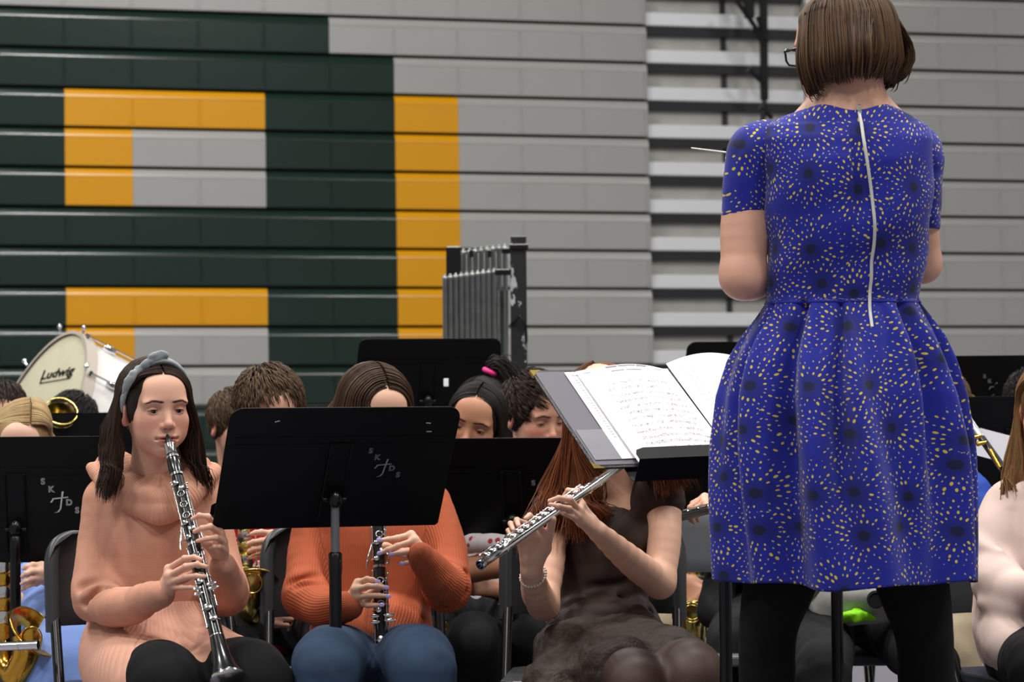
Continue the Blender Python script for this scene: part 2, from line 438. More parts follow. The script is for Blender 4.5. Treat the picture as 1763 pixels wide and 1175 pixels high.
def music_stand(label, base, yaw, tilt, desk_z, roll=0.0, w=.508, h=.318, wt=.475, joint_z=.74, logo=None, post=(0, 0), tube='tube_grey', clip_marks=False, lip=True, desk_shift=(0,0)):
    """local +y points away from the reader; the desk's back faces +y; yaw turns the whole stand"""
    t = thing('music_stand', label, 'music stand', (base[0], base[1], 0), yaw)
    # desk: local frame with origin at the desk centre
    Rt = Matrix.Rotation(roll, 3, 'Y') @ Matrix.Rotation(-tilt, 3, 'X')   # leans the top towards +y
    Rt = np.array(Rt)
    dc = np.array([desk_shift[0], 0.0+desk_shift[1], desk_z])
    def D(x, y, z): return dc+Rt @ np.array([x, y, z-h/2])
    ux, uy, uz = Rt[:, 0], Rt[:, 1], Rt[:, 2]
    m = MB(); m.prism(rounded_desk(w, h, wt, .03), uy*.0016, ux, uz, dc-uz*h/2)
    if lip:
        m.prism([(-w/2+.006, -.001), (w/2-.006, -.001), (w/2-.006, .001), (-w/2+.006, .001)], -uy*.052, ux, uz, dc-uz*h/2)
        # turned-up front lip with rounded ends
        lp = [(-w/2+.006, 0), (w/2-.006, 0), (w/2-.006, .025), (w/2-.03, .042), (-w/2+.03, .042), (-w/2+.012, .034), (-w/2+.006, .02)]
        m.prism(lp, -uy*.0016, ux, uz, dc-uz*h/2-uy*.052)
    m.build('desk', MT['black_powder'], t)
    # pressed channel and crease lines on the back
    m = MB()
    for sx in (-.023, .023):
        m.box(D(sx, .0055, h*.40), (.005, .009, h*.62), Rt, bev=.002)
    m.box(D(0, .0035, h*.40), (.044, .004, h*.62), Rt)
    m.box(D(0, .0022, h*.76), (w*.93, .0012, .003), Rt); m.box(D(0, .0022, h*.70), (w*.94, .0012, .002), Rt)
    m.build('back_channel', MT['black_powder'], t)
    m = MB(); m.ball(D(0, .028, h*.30), (.017, .016, .02)); m.tube([D(-.026, .02, h*.28), D(.026, .02, h*.28)], .005, 10); m.build('tilt_knuckle', MT['black_metal'], t)
    k = D(0, .028, h*.28)
    m = MB(); m.tube([(k[0], k[1], joint_z-.05), (k[0], k[1], k[2])], .0095, 14); m.build('upper_tube', MT[tube], t)
    m = MB(); m.lathe([(0, .0135), (joint_z-.02-.09, .0135), (joint_z-.09, .015), (joint_z+.03-.09, .015), (joint_z+.034-.09, .011)], (k[0], k[1], .09), (k[0], k[1], 1), 16); m.build('lower_tube', MT['black_metal'], t)
    for a in (90, 210, 330):
        a = math.radians(a); dx, dy = math.cos(a), math.sin(a)
        m = MB(); m.tube(cat_rom([(k[0]+dx*.012, k[1]+dy*.012, .13), (k[0]+dx*.09, k[1]+dy*.09, .075), (k[0]+dx*.25, k[1]+dy*.25, .012)], 5), [.012, .011, .009], 10)
        o = m.build('leg', MT['black_metal'], t)
        m = MB(); m.ball((k[0]+dx*.25, k[1]+dy*.25, .012), .013); m.build('rubber_foot', MT['rubber'], o)
    if logo:
        u0, v0, sz, faint = logo       # first letter's place on the back seen from +y (u to the viewer's right), size
        m = MB()
        def put(V, Fc, u, v, mi=0):
            # on the back face the viewer's right is -x
            W = [D(-(u+a), .0034, v+b) for a, b, _ in V]; m.add(W, [f for f in Fc], mi)
        s3 = sz
        V, Fc = text_vf('S', s3, s3*.06); put(V, Fc, u0, v0)
        V, Fc = text_vf('K', s3, s3*.06); put(V, Fc, u0+s3*.92, v0-s3*.95)
        V, Fc = text_vf('D', s3, s3*.06); put(V, Fc, u0+s3*2.95, v0-s3*2.55, 1)
        V, Fc = text_vf('S', s3, s3*.06); put(V, Fc, u0+s3*3.85, v0-s3*3.5, 1)
        # the cross with its hooked foot
        def stroke(pts, wds):
            A = []; B = []
            for (x, y), wd_ in zip(pts, wds):
                A.append((x-wd_, y, 0)); B.append((x+wd_, y, 0))
            n = len(pts); put(A+B, [(i, i+1, n+i+1, n+i) for i in range(n-1)], u0+s3*1.9, v0-s3*2.2, 1)
        stroke([(s3*.35, s3*1.0), (s3*.22, s3*.2), (s3*.02, -s3*1.1), (-s3*.25, -s3*1.45), (-s3*.6, -s3*1.55)], [s3*.12, s3*.09, s3*.09, s3*.12, s3*.12])
        put([(-s3*.9, s3*.2, 0), (s3*.95, s3*.38, 0), (s3*.95, s3*.24, 0), (-s3*.9, s3*.04, 0)], [(0, 1, 2, 3)], u0+s3*1.9, v0-s3*2.2, 1)
        put([(-s3*1.15, -s3*.3, 0), (-s3*.8, s3*.16, 0), (-s3*.7, s3*.05, 0), (-s3*.98, -s3*.35, 0)], [(0, 1, 2, 3)], u0+s3*1.9, v0-s3*2.2, 1)
        m.build('stencil_letters', [MT['stencil_pale'] if not faint else MT['stencil'], MT['stencil_pale'] if not faint else MT['stencil']], t)['label'] = 'grey stencilled letters S K D S around a slender cross'
    if clip_marks:
        m = MB(); 
        for (u, v, a) in ((-.15, h*.895, .3), (.185, h*.87, -.1), (.19, h*.80, 0)):
            m.box(D(-u, .003, v), (.011, .001, .0022), Rt @ np.array(Matrix.Rotation(a, 3, 'Y')))
        m.build('scratch', MT['stencil_pale'], t)
    return t, D
def stand_at(px, py, Y, yaw, **k):
    """desk centre seen at px,py at depth Y; yaw: 0 = back faces the camera"""
    c = P(px, py, Y); ry = PI+yaw
    return music_stand(base=(c.x, c.y), yaw=ry, desk_z=c.z, **k)
R = math.radians
stand_at(580, 806, 6.12, R(19), tilt=R(35), logo=(.068, .205, .0185, True), clip_marks=True, label='black music stand in front of the girl in the orange sweater', wt=.508, joint_z=.735)
stand_at(27, 861, 6.95, R(2), tilt=R(14), logo=(.068, .205, .021, False), label='black music stand at the left edge with bright stencilled letters', tube='black_metal')
stand_at(882, 850, 7.15, R(-6), tilt=R(28), logo=(.055, .19, .02, False), label='black music stand behind the flute player and right of the orange sweater', tube='black_metal')
stand_at(1230, 848, 8.1, R(4), tilt=R(20), label='black music stand behind the grey chair right of the flute player', tube='black_metal')
stand_at(1440, 850, 6.40, R(0), tilt=R(30), label='black music stand hidden by the blue dress, its pole between her legs', tube='black_metal')
stand_at(737, 655, 9.5, R(8), tilt=R(30), label='black music stand below the chimes, behind the orange sweater girl', tube='black_metal')
stand_at(1300, 670, 9.3, R(10), tilt=R(15), label='small black music stand top peeking out left of the blue dress', tube='black_metal')
stand_at(1725, 695, 9.0, R(-6), tilt=R(18), logo=(-.055, .25, .017, True), label='black stencilled music stand at the right edge below the grey bleachers', tube='black_metal')
stand_at(1745, 775, 7.95, R(0), tilt=R(20), label='lower black music stand at the right edge holding a white sheet', tube='black_metal')
stand_at(160, 800, 8.6, R(0), tilt=R(10), label='black music stand top behind the clarinet girl and in front of the black haired boy', tube='black_metal', wt=.5)
# conductor's stand: reader faces +Y, camera sees its front
cd_c = P(1229, 749, 6.02)
cs, cD = music_stand(label='black music stand of the conductor carrying the open score folder', base=(cd_c.x, cd_c.y), yaw=R(22), tilt=R(58), desk_z=cd_c.z, roll=R(-1.5), joint_z=.76)

# ---------------------------------------------------------------- score folder on the conductor's stand
MT['leather'] = mat('black_leatherette', '17171b', .28, bump=('noise', 350, .6, .0015))
MT['gold'] = mat('gold_corner_metal', 'e2c063', .25, 1.0)
MT['folder_in'] = mat('grey_folder_lining', '5e5a63', .6)
MT['clear'] = mat('clear_pocket_vinyl', '8d8d92', .22, bump=('noise', 90, .35, .001))
Mcs = parent_world(cs)
def FW(u, v, n=0.0):     # on the desk's front: u to the viewer's right, v up from the desk's bottom edge, n off the desk
    return np.array(Mcs @ Vector(cD(u+.049, -n, v+.034)))
fo = thing('score_folder', 'open black score folder with gold corners lying on the conductor stand', 'folder', tuple(FW(.0, .0)))
HF, WF = .385, .30
us = -.062              # spine centre
def quad_panel(m, u0, v0, u1, v1, n0, n1, th=.004, mi=0, droop=0.0):
    """slab between u0..u1, v0..v1; height off the desk n0 at u0, n1 at u1"""
    A = [FW(u0, v0, n0), FW(u1, v0, n1), FW(u1, v1, n1), FW(u0, v1, n0)]
    nn = FW(0, 0, 1)-FW(0, 0, 0)
    V = A+[a+nn*th for a in A]
    m.add(V, [(3,2,1,0), (4,5,6,7), (0,1,5,4), (1,2,6,5), (2,3,7,6), (3,0,4,7)], mi)
m = MB(); quad_panel(m, us-.012-WF, .004, us-.012, .004+HF, .006, .003); quad_panel(m, us+.012, .004, us+.012+WF, .004+HF, .003, .006); m.build('cover', MT['leather'], fo, True, bevel=.0015)
m = MB(); quad_panel(m, us-.012, .004, us+.012, .004+HF, .002, .002, .003)
for v in np.linspace(.02, HF-.01, 7): m.tube([FW(us-.012, v, .006), FW(us, v, .010), FW(us+.012, v, .006)], .003, 8)
m.build('spine', MT['leather'], fo, True)
m = MB()
for sg in (-1, 1):
    a = us+sg*.018; b = us+sg*(WF+.005)
    quad_panel(m, min(a, b), .014, max(a, b), HF-.006, .0102 if sg < 0 else .0072, .0072 if sg < 0 else .0102, .0008)
m.build('lining', MT['folder_in'], fo, True)
m = MB(); quad_panel(m, us-.012-WF+.012, .03, us-.012-WF+.13, .145, .0115, .0105, .0015); m.build('corner_pocket', MT['clear'], fo, True, bevel=.0005)
for (u, v, du, dv) in ((us-.012-WF, .004, 1, 1), (us-.012-WF, .004+HF, 1, -1), (us+.012+WF, .004, -1, 1), (us+.012+WF, .004+HF, -1, -1)):
    m = MB(); V = [FW(u-du*.001, v-dv*.001, .0108), FW(u+du*.024, v-dv*.001, .0104), FW(u-du*.001, v+dv*.024, .0108)]
    V2 = [FW(u-du*.001, v-dv*.001, .004), FW(u+du*.024, v-dv*.001, .004), FW(u-du*.001, v+dv*.024, .004)]
    m.add(V+V2, [(0,1,2), (5,4,3), (0,3,4,1), (0,2,5,3), (1,4,5,2)]); m.build('gold_corner', MT['gold'], fo, True)
# sheets: curved pages as grids
def sheet(name, label, u0, v0, u1, v1, hfun, lines=None, group=None, th=.0006, thick=0.0):
    n, k = 24, 10; V = []; 
    for j in range(k+1):
        for i in range(n+1):
            a, b = i/n, j/k; V.append(FW(u0+(u1-u0)*a, v0+(v1-v0)*b, hfun(a, b)))
    nn = (FW(0, 0, 1)-FW(0, 0, 0)); N1 = len(V)
    V = V+[p-nn*(th if not thick else min(thick, 9)) for p in V]
    Fq = [(j*(n+1)+i, j*(n+1)+i+1, (j+1)*(n+1)+i+1, (j+1)*(n+1)+i) for j in range(k) for i in range(n)]
    Fb = [tuple(N1+x for x in f[::-1]) for f in Fq]
    rim = [i for i in range(n+1)]+[(j)*(n+1)+n for j in range(1, k+1)]+[k*(n+1)+i for i in range(n-1, -1, -1)]+[j*(n+1) for j in range(k-1, 0, -1)]
    Fs = [(rim[i], rim[i]+N1, rim[(i+1)%len(rim)]+N1, rim[(i+1)%len(rim)]) for i in range(len(rim))]
    root = thing(name, label, 'sheet music', tuple(FW((u0+u1)/2, v0, hfun(.5, 0))), group=group)
    m = MB(); m.add(V, Fq+Fb+Fs, 0, True); m.build('page', MT['paper'], root, True)
    if lines:
        m = MB()
        for (a0, b0, a1, b1, wv) in lines:
            q = 14; L = []
            for i in range(q+1):
                a = a0+(a1-a0)*i/q; b = b0+(b1-b0)*i/q
                for sg in (-wv/2, wv/2):
                    bb = b+sg/(v1-v0); L.append(FW(u0+(u1-u0)*a, v0+(v1-v0)*bb, hfun(a, bb)+.0008))
            m.add(L, [(2*i, 2*i+2, 2*i+3, 2*i+1) for i in range(q)])
        m.build('print', MT['ink'], root, True)
    return root
rnd = random.Random(3)
stv = []
for k in range(13):
    b = .83-k*.062
    for d in range(3): stv.append((.16 if k else .2, b-d*.011, .93, b-d*.011, .0009))
    for q in range(34):
        a = .17+.75*rnd.random(); bb = b-.009+rnd.uniform(-.010, .012); stv.append((a, bb, a+.009, bb, .0020))
hl = [(.30, .985, .42, .985, .006), (.43, .985, .62, .985, .0045), (.63, .985, .74, .985, .006), (.33, .94, .47, .94, .0030), (.49, .94, .66, .94, .0030), (.06, .965, .13, .965, .0018), (.83, .97, .92, .97, .0018)]
sheet('sheet_music', 'loose white sheet tucked behind the open score page, its left margin showing', us-.012-.228, .03, us-.03, .372, lambda a, b: .013+.002*a, [(.05, .955, .14, .955, .0018)]+[(.06, .93-k*.03, .09, .93-k*.03, .0015) for k in range(24)])
sheet('score_page', 'left page of the conductor score covered in printed staves', us-.012-.205, -.022, us+.0, .365, lambda a, b: .019+.020*math.sin(PI*min(1, a*1.05))*(.5+.5*a)+.004*(1-b), stv+hl, 'open conductor score pages')['group'] = 'open conductor score'
stv2 = [(a, .90-k*.055, b_, .90-k*.055, .0014) for k in range(15) for a, b_ in ((.10, .115), (.155, .17))]+[(.3, .9-k*.055-d*.01, .95, .9-k*.055-d*.01, .0008) for k in range(15) for d in range(3)]
sheet('score_page', 'right page of the conductor score curling up beside the blue dress', us+.0, -.015, us+.23, .375, lambda a, b: .019+.042*math.sin(PI*min(1, a*.9+.05))*(1-.55*a), stv2, 'open conductor score pages')['group'] = 'open conductor score'
s_ = P(1712, 770, 8.1)
m = MB(); m.box(tuple(P(1712, 768, 7.80)), (.10, .0015, .075), np.array(Matrix.Rotation(R(15), 3, 'Y'))); tag(m.build('sheet_music', MT['paper']), 'small white sheet on the lower stand beside the blush cardigan', 'sheet music')
m = MB(); m.box(tuple(P(768, 659, 9.38)), (.016, .003, .026), bev=.001); tag(m.build('paper_tag', MT['paper']), 'small white tag on the back stand under the chimes', 'tag')

# ---------------------------------------------------------------- folding chairs
def folding_chair(label, loc, yaw, matk='chair_plastic', group=None, zb=.575):
    """local -y is where the sitter faces"""
    t = thing('folding_chair', label, 'chair', (loc[0], loc[1], 0), yaw, group)
    W = .205
    # back panel, bowed, with rounded corners
    n, k = 16, 8; V = []; zt = .79
    for side in (0, 1):
        for j in range(k+1):
            b = j/k; z = zb+(zt-zb)*b
            for i in range(n+1):
                a = i/n*2-1
                hw = W+.012
                if b > .6: q = (b-.6)/.4; hw = (W+.012)-.055*(1-math.sqrt(max(0, 1-q*q)))
                y = .19+.045*(1-a*a)+.05*(z-zb)+(.012 if side else -.012)*(1 if 0 < j < k else .5)
                if abs(a) > .93: y += (-.018)
                V.append((a*hw, y, z+(-.0)))
    N1 = (n+1)*(k+1)
    Fq = [(j*(n+1)+i, j*(n+1)+i+1, (j+1)*(n+1)+i+1, (j+1)*(n+1)+i) for j in range(k) for i in range(n)]
    Fb = [tuple(N1+x for x in f[::-1]) for f in Fq]
    rim = [i for i in range(n+1)]+[(j)*(n+1)+n for j in range(1, k+1)]+[k*(n+1)+i for i in range(n-1, -1, -1)]+[j*(n+1) for j in range(k-1, 0, -1)]
    Fs = [(rim[(i+1)%len(rim)], rim[(i+1)%len(rim)]+N1, rim[i]+N1, rim[i]) for i in range(len(rim))]
    m = MB(); m.add(V, Fq+Fb+Fs, 0, True)
    for sx in (-1, 1):     # thick moulded sockets down the sides
        m.tube(cat_rom([(sx*(W-.075), .218, .790), (sx*(W-.045), .213, .786), (sx*(W-.012), .200, .768), (sx*(W+.003), .185, .73), (sx*(W+.004), .165, zb+.07), (sx*(W+.004), .15, zb-.01)], 4), [.005, .011, .015, .0175, .018, .018], 10)
        m.ball((sx*(W+.02), .155, .60), .0045)
    m.build('backrest', MT[matk], t)
    m = MB()
    V = []; 
    for z in (.425, .452):
        for (x, y) in [(-.2, -.2), (-.17, -.225), (.17, -.225), (.2, -.2), (.195, .13), (.17, .16), (-.17, .16), (-.195, .13)]: V.append((x, y, z))
    m.add(V, [tuple(range(7, -1, -1)), tuple(range(8, 16))]+[(i, (i+1)%8, (i+1)%8+8, i+8) for i in range(8)])
    m.build('seat', MT[matk], t, bevel=.006)
    for sx in (-1, 1):
        m = MB(); m.tube([(sx*W, .155, .60), (sx*W, -.17, .012)], .0125, 12); o = m.build('leg', MT['black_metal'], t)
        m = MB(); m.ball((sx*W, -.172, .016), .016); m.build('rubber_foot', MT['rubber'], o)
        m = MB(); m.tube([(sx*(W-.028), .03, .43), (sx*(W-.028), .27, .012)], .0115, 12); o = m.build('leg', MT['black_metal'], t)
        m = MB(); m.ball((sx*(W-.028), .27, .016), .016); m.build('rubber_foot', MT['rubber'], o)
    m = MB(); m.tube([(-W, -.12, .10), (W, -.12, .10)], .008); m.tube([(-W+.028, .24, .08), (W-.028, .24, .08)], .008)
    for sx in (-1, 1): m.tube([(sx*(W-.014), -.0, .31), (sx*(W-.014), .12, .30)], .004, 6)
    m.build('crossbar', MT['steel'], t)
    return t
# ---------------------------------------------------------------- signed distance sculpting
def rotm(yaw=0, pitch=0, roll=0):
    """yaw about z, pitch (down) about x, roll about y; degrees"""
    return np.array(Matrix.Rotation(R(yaw), 3, 'Z') @ Matrix.Rotation(R(-pitch), 3, 'X') @ Matrix.Rotation(R(roll), 3, 'Y'))
class SDF:
    def __init__(s): s.pr = []; s.paints = []; s.disp = []
    def cone(s, a, b, ra, rb, k=.01, op='u'):
        a = np.array(a, float); b = np.array(b, float); r = max(ra, rb)
        lo = np.minimum(a, b)-r; hi = np.maximum(a, b)+r; ab = b-a; L2 = ab@ab+1e-12
        def f(p):
            q = p-a; t = np.clip((q@ab)/L2, 0, 1); q = q-t[:, None]*ab
            return np.sqrt((q*q).sum(1))-(ra+(rb-ra)*t)
        s.pr.append((f, lo, hi, k, op)); return s
    def ell(s, c, r, rot=None, k=.01, op='u'):
        c = np.array(c, float); r = np.array(r, float)*np.ones(3); Rm = np.eye(3) if rot is None else np.array(rot)
        e = np.sqrt(((Rm*r)**2).sum(1)); lo = c-e; hi = c+e
        def f(p):
            q = (p-c)@Rm; k0 = np.sqrt(((q/r)**2).sum(1)); k1 = np.sqrt(((q/r**2)**2).sum(1))+1e-9
            return k0*(k0-1)/k1
        s.pr.append((f, lo, hi, k, op)); return s
    def box(s, c, h, rot=None, rr=.005, k=.01, op='u'):
        c = np.array(c, float); h = np.array(h, float); Rm = np.eye(3) if rot is None else np.array(rot)
        e = (np.abs(Rm)*h).sum(1)+rr
        def f(p):
            q = np.abs((p-c)@Rm)-h; return np.sqrt((np.maximum(q, 0)**2).sum(1))+np.minimum(q.max(1), 0)-rr
        s.pr.append((f, c-e, c+e, k, op)); return s
    def chain(s, pts, rad, side=(1, 0, 0), k=.02, n=4, op='u', rib=None, kin=.006):
        """limb of elliptical sections: rad = list of (half width along side, half depth) or numbers"""
        pts = [np.array(p, float) for p in pts]; rr = [np.array(r if hasattr(r, '__len__') else (r, r), float) for r in rad]
        P_ = cat_rom(pts, n) if len(pts) > 2 else pts
        R_ = cat_rom(rr, n) if len(pts) > 2 else rr
        side = np.array(side, float)
        segs = []
        for i in range(len(P_)-1):
            a, b = P_[i], P_[i+1]; ab = b-a; L = np.linalg.norm(ab)+1e-9; t = ab/L
            u = side-t*(side@t); u /= np.linalg.norm(u)+1e-9; v = np.cross(t, u)
            segs.append((a, b, ab, L, t, u, v, R_[i], R_[i+1]))
        rm = max(max(r) for r in R_)
        A = np.array(P_); lo = A.min(0)-rm; hi = A.max(0)+rm
        def one(p, sg, first, last):
            a, b, ab, L, t, u, v, r0, r1 = sg
            q = p-a; tt = np.clip((q@t)/L, 0, 1); w = q-tt[:, None]*ab
            ra = r0[0]+(r1[0]-r0[0])*tt; rb = r0[1]+(r1[1]-r0[1])*tt; rc = np.minimum(ra, rb)
            x, y, z = w@u, w@v, w@t
            k0 = np.sqrt((x/ra)**2+(y/rb)**2+(z/rc)**2); k1 = np.sqrt((x/ra**2)**2+(y/rb**2)**2+(z/rc**2)**2)+1e-9
            return k0*(k0-1)/k1
        def f(p):
            d = None
            for i, sg in enumerate(segs):
                e = one(p, sg, i == 0, i == len(segs)-1)
                if d is None: d = e
                else:
                    h = np.maximum(kin-np.abs(d-e), 0)/kin; d = np.minimum(d, e)-h*h*kin*.25
            return d
        s.pr.append((f, lo, hi, k, op))
        if rib is not None: s.ribs = getattr(s, 'ribs', []); s.ribs.append((segs, rib, f))
        return s
    def paint(s, c, r, col, soft=.3, rot=None):
        s.paints.append((np.array(c, float), np.array(r, float)*np.ones(3), np.array(lin(col)[:3]), soft, np.eye(3) if rot is None else np.array(rot))); return s
    def displace(s, fn): s.disp.append(fn); return s
    def eval(s, p, prs):
        d = np.full(len(p), 1.0)
        for (f, lo, hi, k, op) in prs:
            mk = np.all((p > lo-(k+.02)) & (p < hi+(k+.02)), axis=1)
            if not mk.any(): continue
            if mk.all(): e = f(p); dd = d
            else: e = f(p[mk]); dd = d[mk]
            if op == 'u': h = np.maximum(k-np.abs(dd-e), 0)/k; r = np.minimum(dd, e)-h*h*k*.25
            elif op == 's': h = np.maximum(k-np.abs(dd+e), 0)/k; r = np.maximum(dd, -e)+h*h*k*.25
            if mk.all(): d = r
            else: d[mk] = r
        for fn in s.disp: d = d+fn(p)
        return d
    def mesh(s, h=.003, n=32, relax=1):
        pos = [q for q in s.pr if q[4] == 'u']
        lo = np.min([q[1] for q in pos], 0)-3*h-.004; hi = np.max([q[2] for q in pos], 0)+3*h+.004
        dims = np.ceil((hi-lo)/h).astype(int)+2
        ids = []; vts = []; quads = []
        ax = np.arange(n+1)
        G = np.stack(np.meshgrid(ax, ax, ax, indexing='ij'), -1)
        cs = [np.array(c) for c in [(0,0,0),(1,0,0),(0,1,0),(1,1,0),(0,0,1),(1,0,1),(0,1,1),(1,1,1)]]
        ed = [(0,1),(2,3),(4,5),(6,7),(0,2),(1,3),(4,6),(5,7),(0,4),(1,5),(2,6),(3,7)]
        NY, NZ = int(dims[1])+n+2, int(dims[2])+n+2
        for ix in range(0, dims[0], n-1):
            for iy in range(0, dims[1], n-1):
                for iz in range(0, dims[2], n-1):
                    o = np.array([ix, iy, iz]); c0 = lo+o*h; c1 = c0+n*h
                    prs = [q for q in s.pr if np.all(q[1]-q[3]*.3-h < c1) and np.all(q[2]+q[3]*.3+h > c0)]
                    if not any(q[4] == 'u' for q in prs): continue
                    prs = [q for q in s.pr if np.all(q[1]-q[3]-.02 < c1) and np.all(q[2]+q[3]+.02 > c0)]
                    # coarse test at the centre and corners
                    pc = np.array([(c0+c1)/2]); 
                    D = s.eval((c0+G.reshape(-1, 3)*h), prs).reshape(n+1, n+1, n+1)
                    neg = D < 0
                    if neg.all() or not neg.any(): continue
                    Cn = [neg[a[0]:a[0]+n, a[1]:a[1]+n, a[2]:a[2]+n] for a in cs]
                    cnt = sum(c.astype(np.int8) for c in Cn); act = (cnt > 0) & (cnt < 8)
                    I = np.argwhere(act)
                    if len(I) == 0: continue
                    acc = np.zeros((len(I), 3)); w_ = np.zeros(len(I))
                    Dv = [D[I[:,0]+a[0], I[:,1]+a[1], I[:,2]+a[2]] for a in cs]
                    for (a, b) in ed:
                        da, db = Dv[a], Dv[b]; m = (da < 0) != (db < 0); t = np.where(m, da/(da-db+1e-20), 0)
                        acc += (cs[a]+(cs[b]-cs[a])*t[:, None])*m[:, None]; w_ += m
                    pts = c0+(I+acc/w_[:, None])*h
                    gid = ((I[:,0]+ix)*NY+(I[:,1]+iy))*NZ+(I[:,2]+iz)
                    ids.append(gid); vts.append(pts)
                    # quads: edges whose four cells lie inside this chunk (cells 1..n-1 own edges at their low corner)
                    for axn in range(3):
                        e1 = [0,0,0]; e1[axn] = 1
                        A = D[1:n, 1:n, 1:n] < 0
                        sl = [slice(1+e1[j], n+e1[j]) for j in range(3)]
                        B = D[sl[0], sl[1], sl[2]] < 0
                        J = np.argwhere(A != B)+1
                        if len(J) == 0: continue
                        sgn = A[J[:,0]-1, J[:,1]-1, J[:,2]-1]
                        o1, o2 = [(1,2),(2,0),(0,1)][axn]
                        d1 = np.zeros(3, int); d1[o1] = 1; d2 = np.zeros(3, int); d2[o2] = 1
                        def g(K): return ((K[:,0]+ix)*NY+(K[:,1]+iy))*NZ+(K[:,2]+iz)
                        q = np.stack([g(J-d1-d2), g(J-d2), g(J), g(J-d1)], 1)
                        q[~sgn] = q[~sgn][:, ::-1]; quads.append(q)
        ids = np.concatenate(ids); vts = np.concatenate(vts); Q = np.concatenate(quads)
        uid, first = np.unique(ids, return_index=True); V = vts[first]
        Qi = np.searchsorted(uid, Q); Qi = np.minimum(Qi, len(uid)-1)
        ok = (uid[Qi] == Q).all(1); Qi = Qi[ok]
        for _ in range(relax):
            acc = np.zeros_like(V); cn = np.zeros(len(V))
            for a in range(4):
                for b in ((a+1) % 4, (a+3) % 4):
                    np.add.at(acc, Qi[:, a], V[Qi[:, b]]); np.add.at(cn, Qi[:, a], 1)
            mk = cn > 0; V[mk] = V[mk]*.4+(acc[mk]/cn[mk][:, None])*.6
        return V, Qi
    def colours(s, V, base):
        C = np.tile(np.array(lin(base)[:3]), (len(V), 1))
        for (c, r, col, soft, Rm) in s.paints:
            q = np.sqrt(((((V-c)@Rm)/r)**2).sum(1)); a = np.clip((1+soft-q)/(2*soft), 0, 1); a = a*a*(3-2*a)
            C = C*(1-a[:, None])+col*a[:, None]
        return C
    def ribattrs(s, V):
        best = np.full(len(V), 1e9); U = np.zeros(len(V)); W = np.zeros(len(V))
        for (segs, ref, f) in getattr(s, 'ribs', []):
            d = f(V); acc = 0.0
            bd = np.full(len(V), 1e9); u_ = np.zeros(len(V)); w_ = np.zeros(len(V))
            for (a, b, ab, L, t, u, v, r0, r1) in segs:
                q = V-a; tt = np.clip((q@t)/L, 0, 1); ww = q-tt[:, None]*ab; dd = (ww*ww).sum(1); m = dd < bd
                ang = np.arctan2(ww@v, ww@u)-ref
                ang = (ang+PI) % (2*PI)-PI
                rr = max(np.mean([r0.mean(), r1.mean()]), .02)
                u_[m] = (ang*1.0)[m]; w_[m] = (acc+tt*L)[m]; bd[m] = dd[m]; acc += L
            rmean = np.mean([x[7].mean() for x in segs])
            m = d < best; best[m] = d[m]; U[m] = u_[m]*rmean; W[m] = w_[m]
        return {'ribu': U, 'ribv': W}
def sculpt(name, s, h, mt, parent=None, world=True, base=None, relax=1, ribs=False):
    V, Q = s.mesh(h, relax=relax)
    cols = {'skin': s.colours(V, base)} if base else None
    attrs = s.ribattrs(V) if ribs else None
    me = npmesh(name, V, Q, mt, True, attrs, cols)
    return link(name, me, parent, world)
# cheap smooth value noise for folds
_rs = np.random.RandomState(11); _lat = _rs.rand(32, 32, 32)
def vnoise(p, sc_):
    q = p*sc_+100; i = np.floor(q).astype(int); f = q-i; f = f*f*(3-2*f); i = i % 32; j = (i+1) % 32
    r = 0
    for a in (0, 1):
        for b in (0, 1):
            for c in (0, 1):
                w_ = (f[:,0] if a else 1-f[:,0])*(f[:,1] if b else 1-f[:,1])*(f[:,2] if c else 1-f[:,2])
                r = r+w_*_lat[(j if a else i)[:,0], (j if b else i)[:,1], (j if c else i)[:,2]]
    return r*2-1
def folds(amp, sc_, st=(1,1,1)):
    st = np.array(st, float)
    return lambda p: amp*(1-np.abs(vnoise(p*st, sc_))*2)+amp*.4*vnoise(p*st, sc_*2.3)
def crease(s, a, b, r=.004, k=.012):
    return s.cone(a, b, r, r*.6, k, 's')

# ---------------------------------------------------------------- skin
def skin_mat(name, rough=.5):
    m = mat(name, 'c9987f', rough, attr='skin', sss=.06, spec=.35, bump=('noise', 420, .12, .0006)); return m
MT['skin'] = skin_mat('human_skin', .5)
MT['eye_white'] = mat('eye_white', 'd9d3ce', .15, coat=.6)
MT['iris_brown'] = mat('brown_iris', '2e1a10', .1, coat=.8)
MT['pupil'] = mat('pupil_black', '050505', .08, coat=1.0)
MT['lash'] = mat('dark_lashes', '120c09', .8)

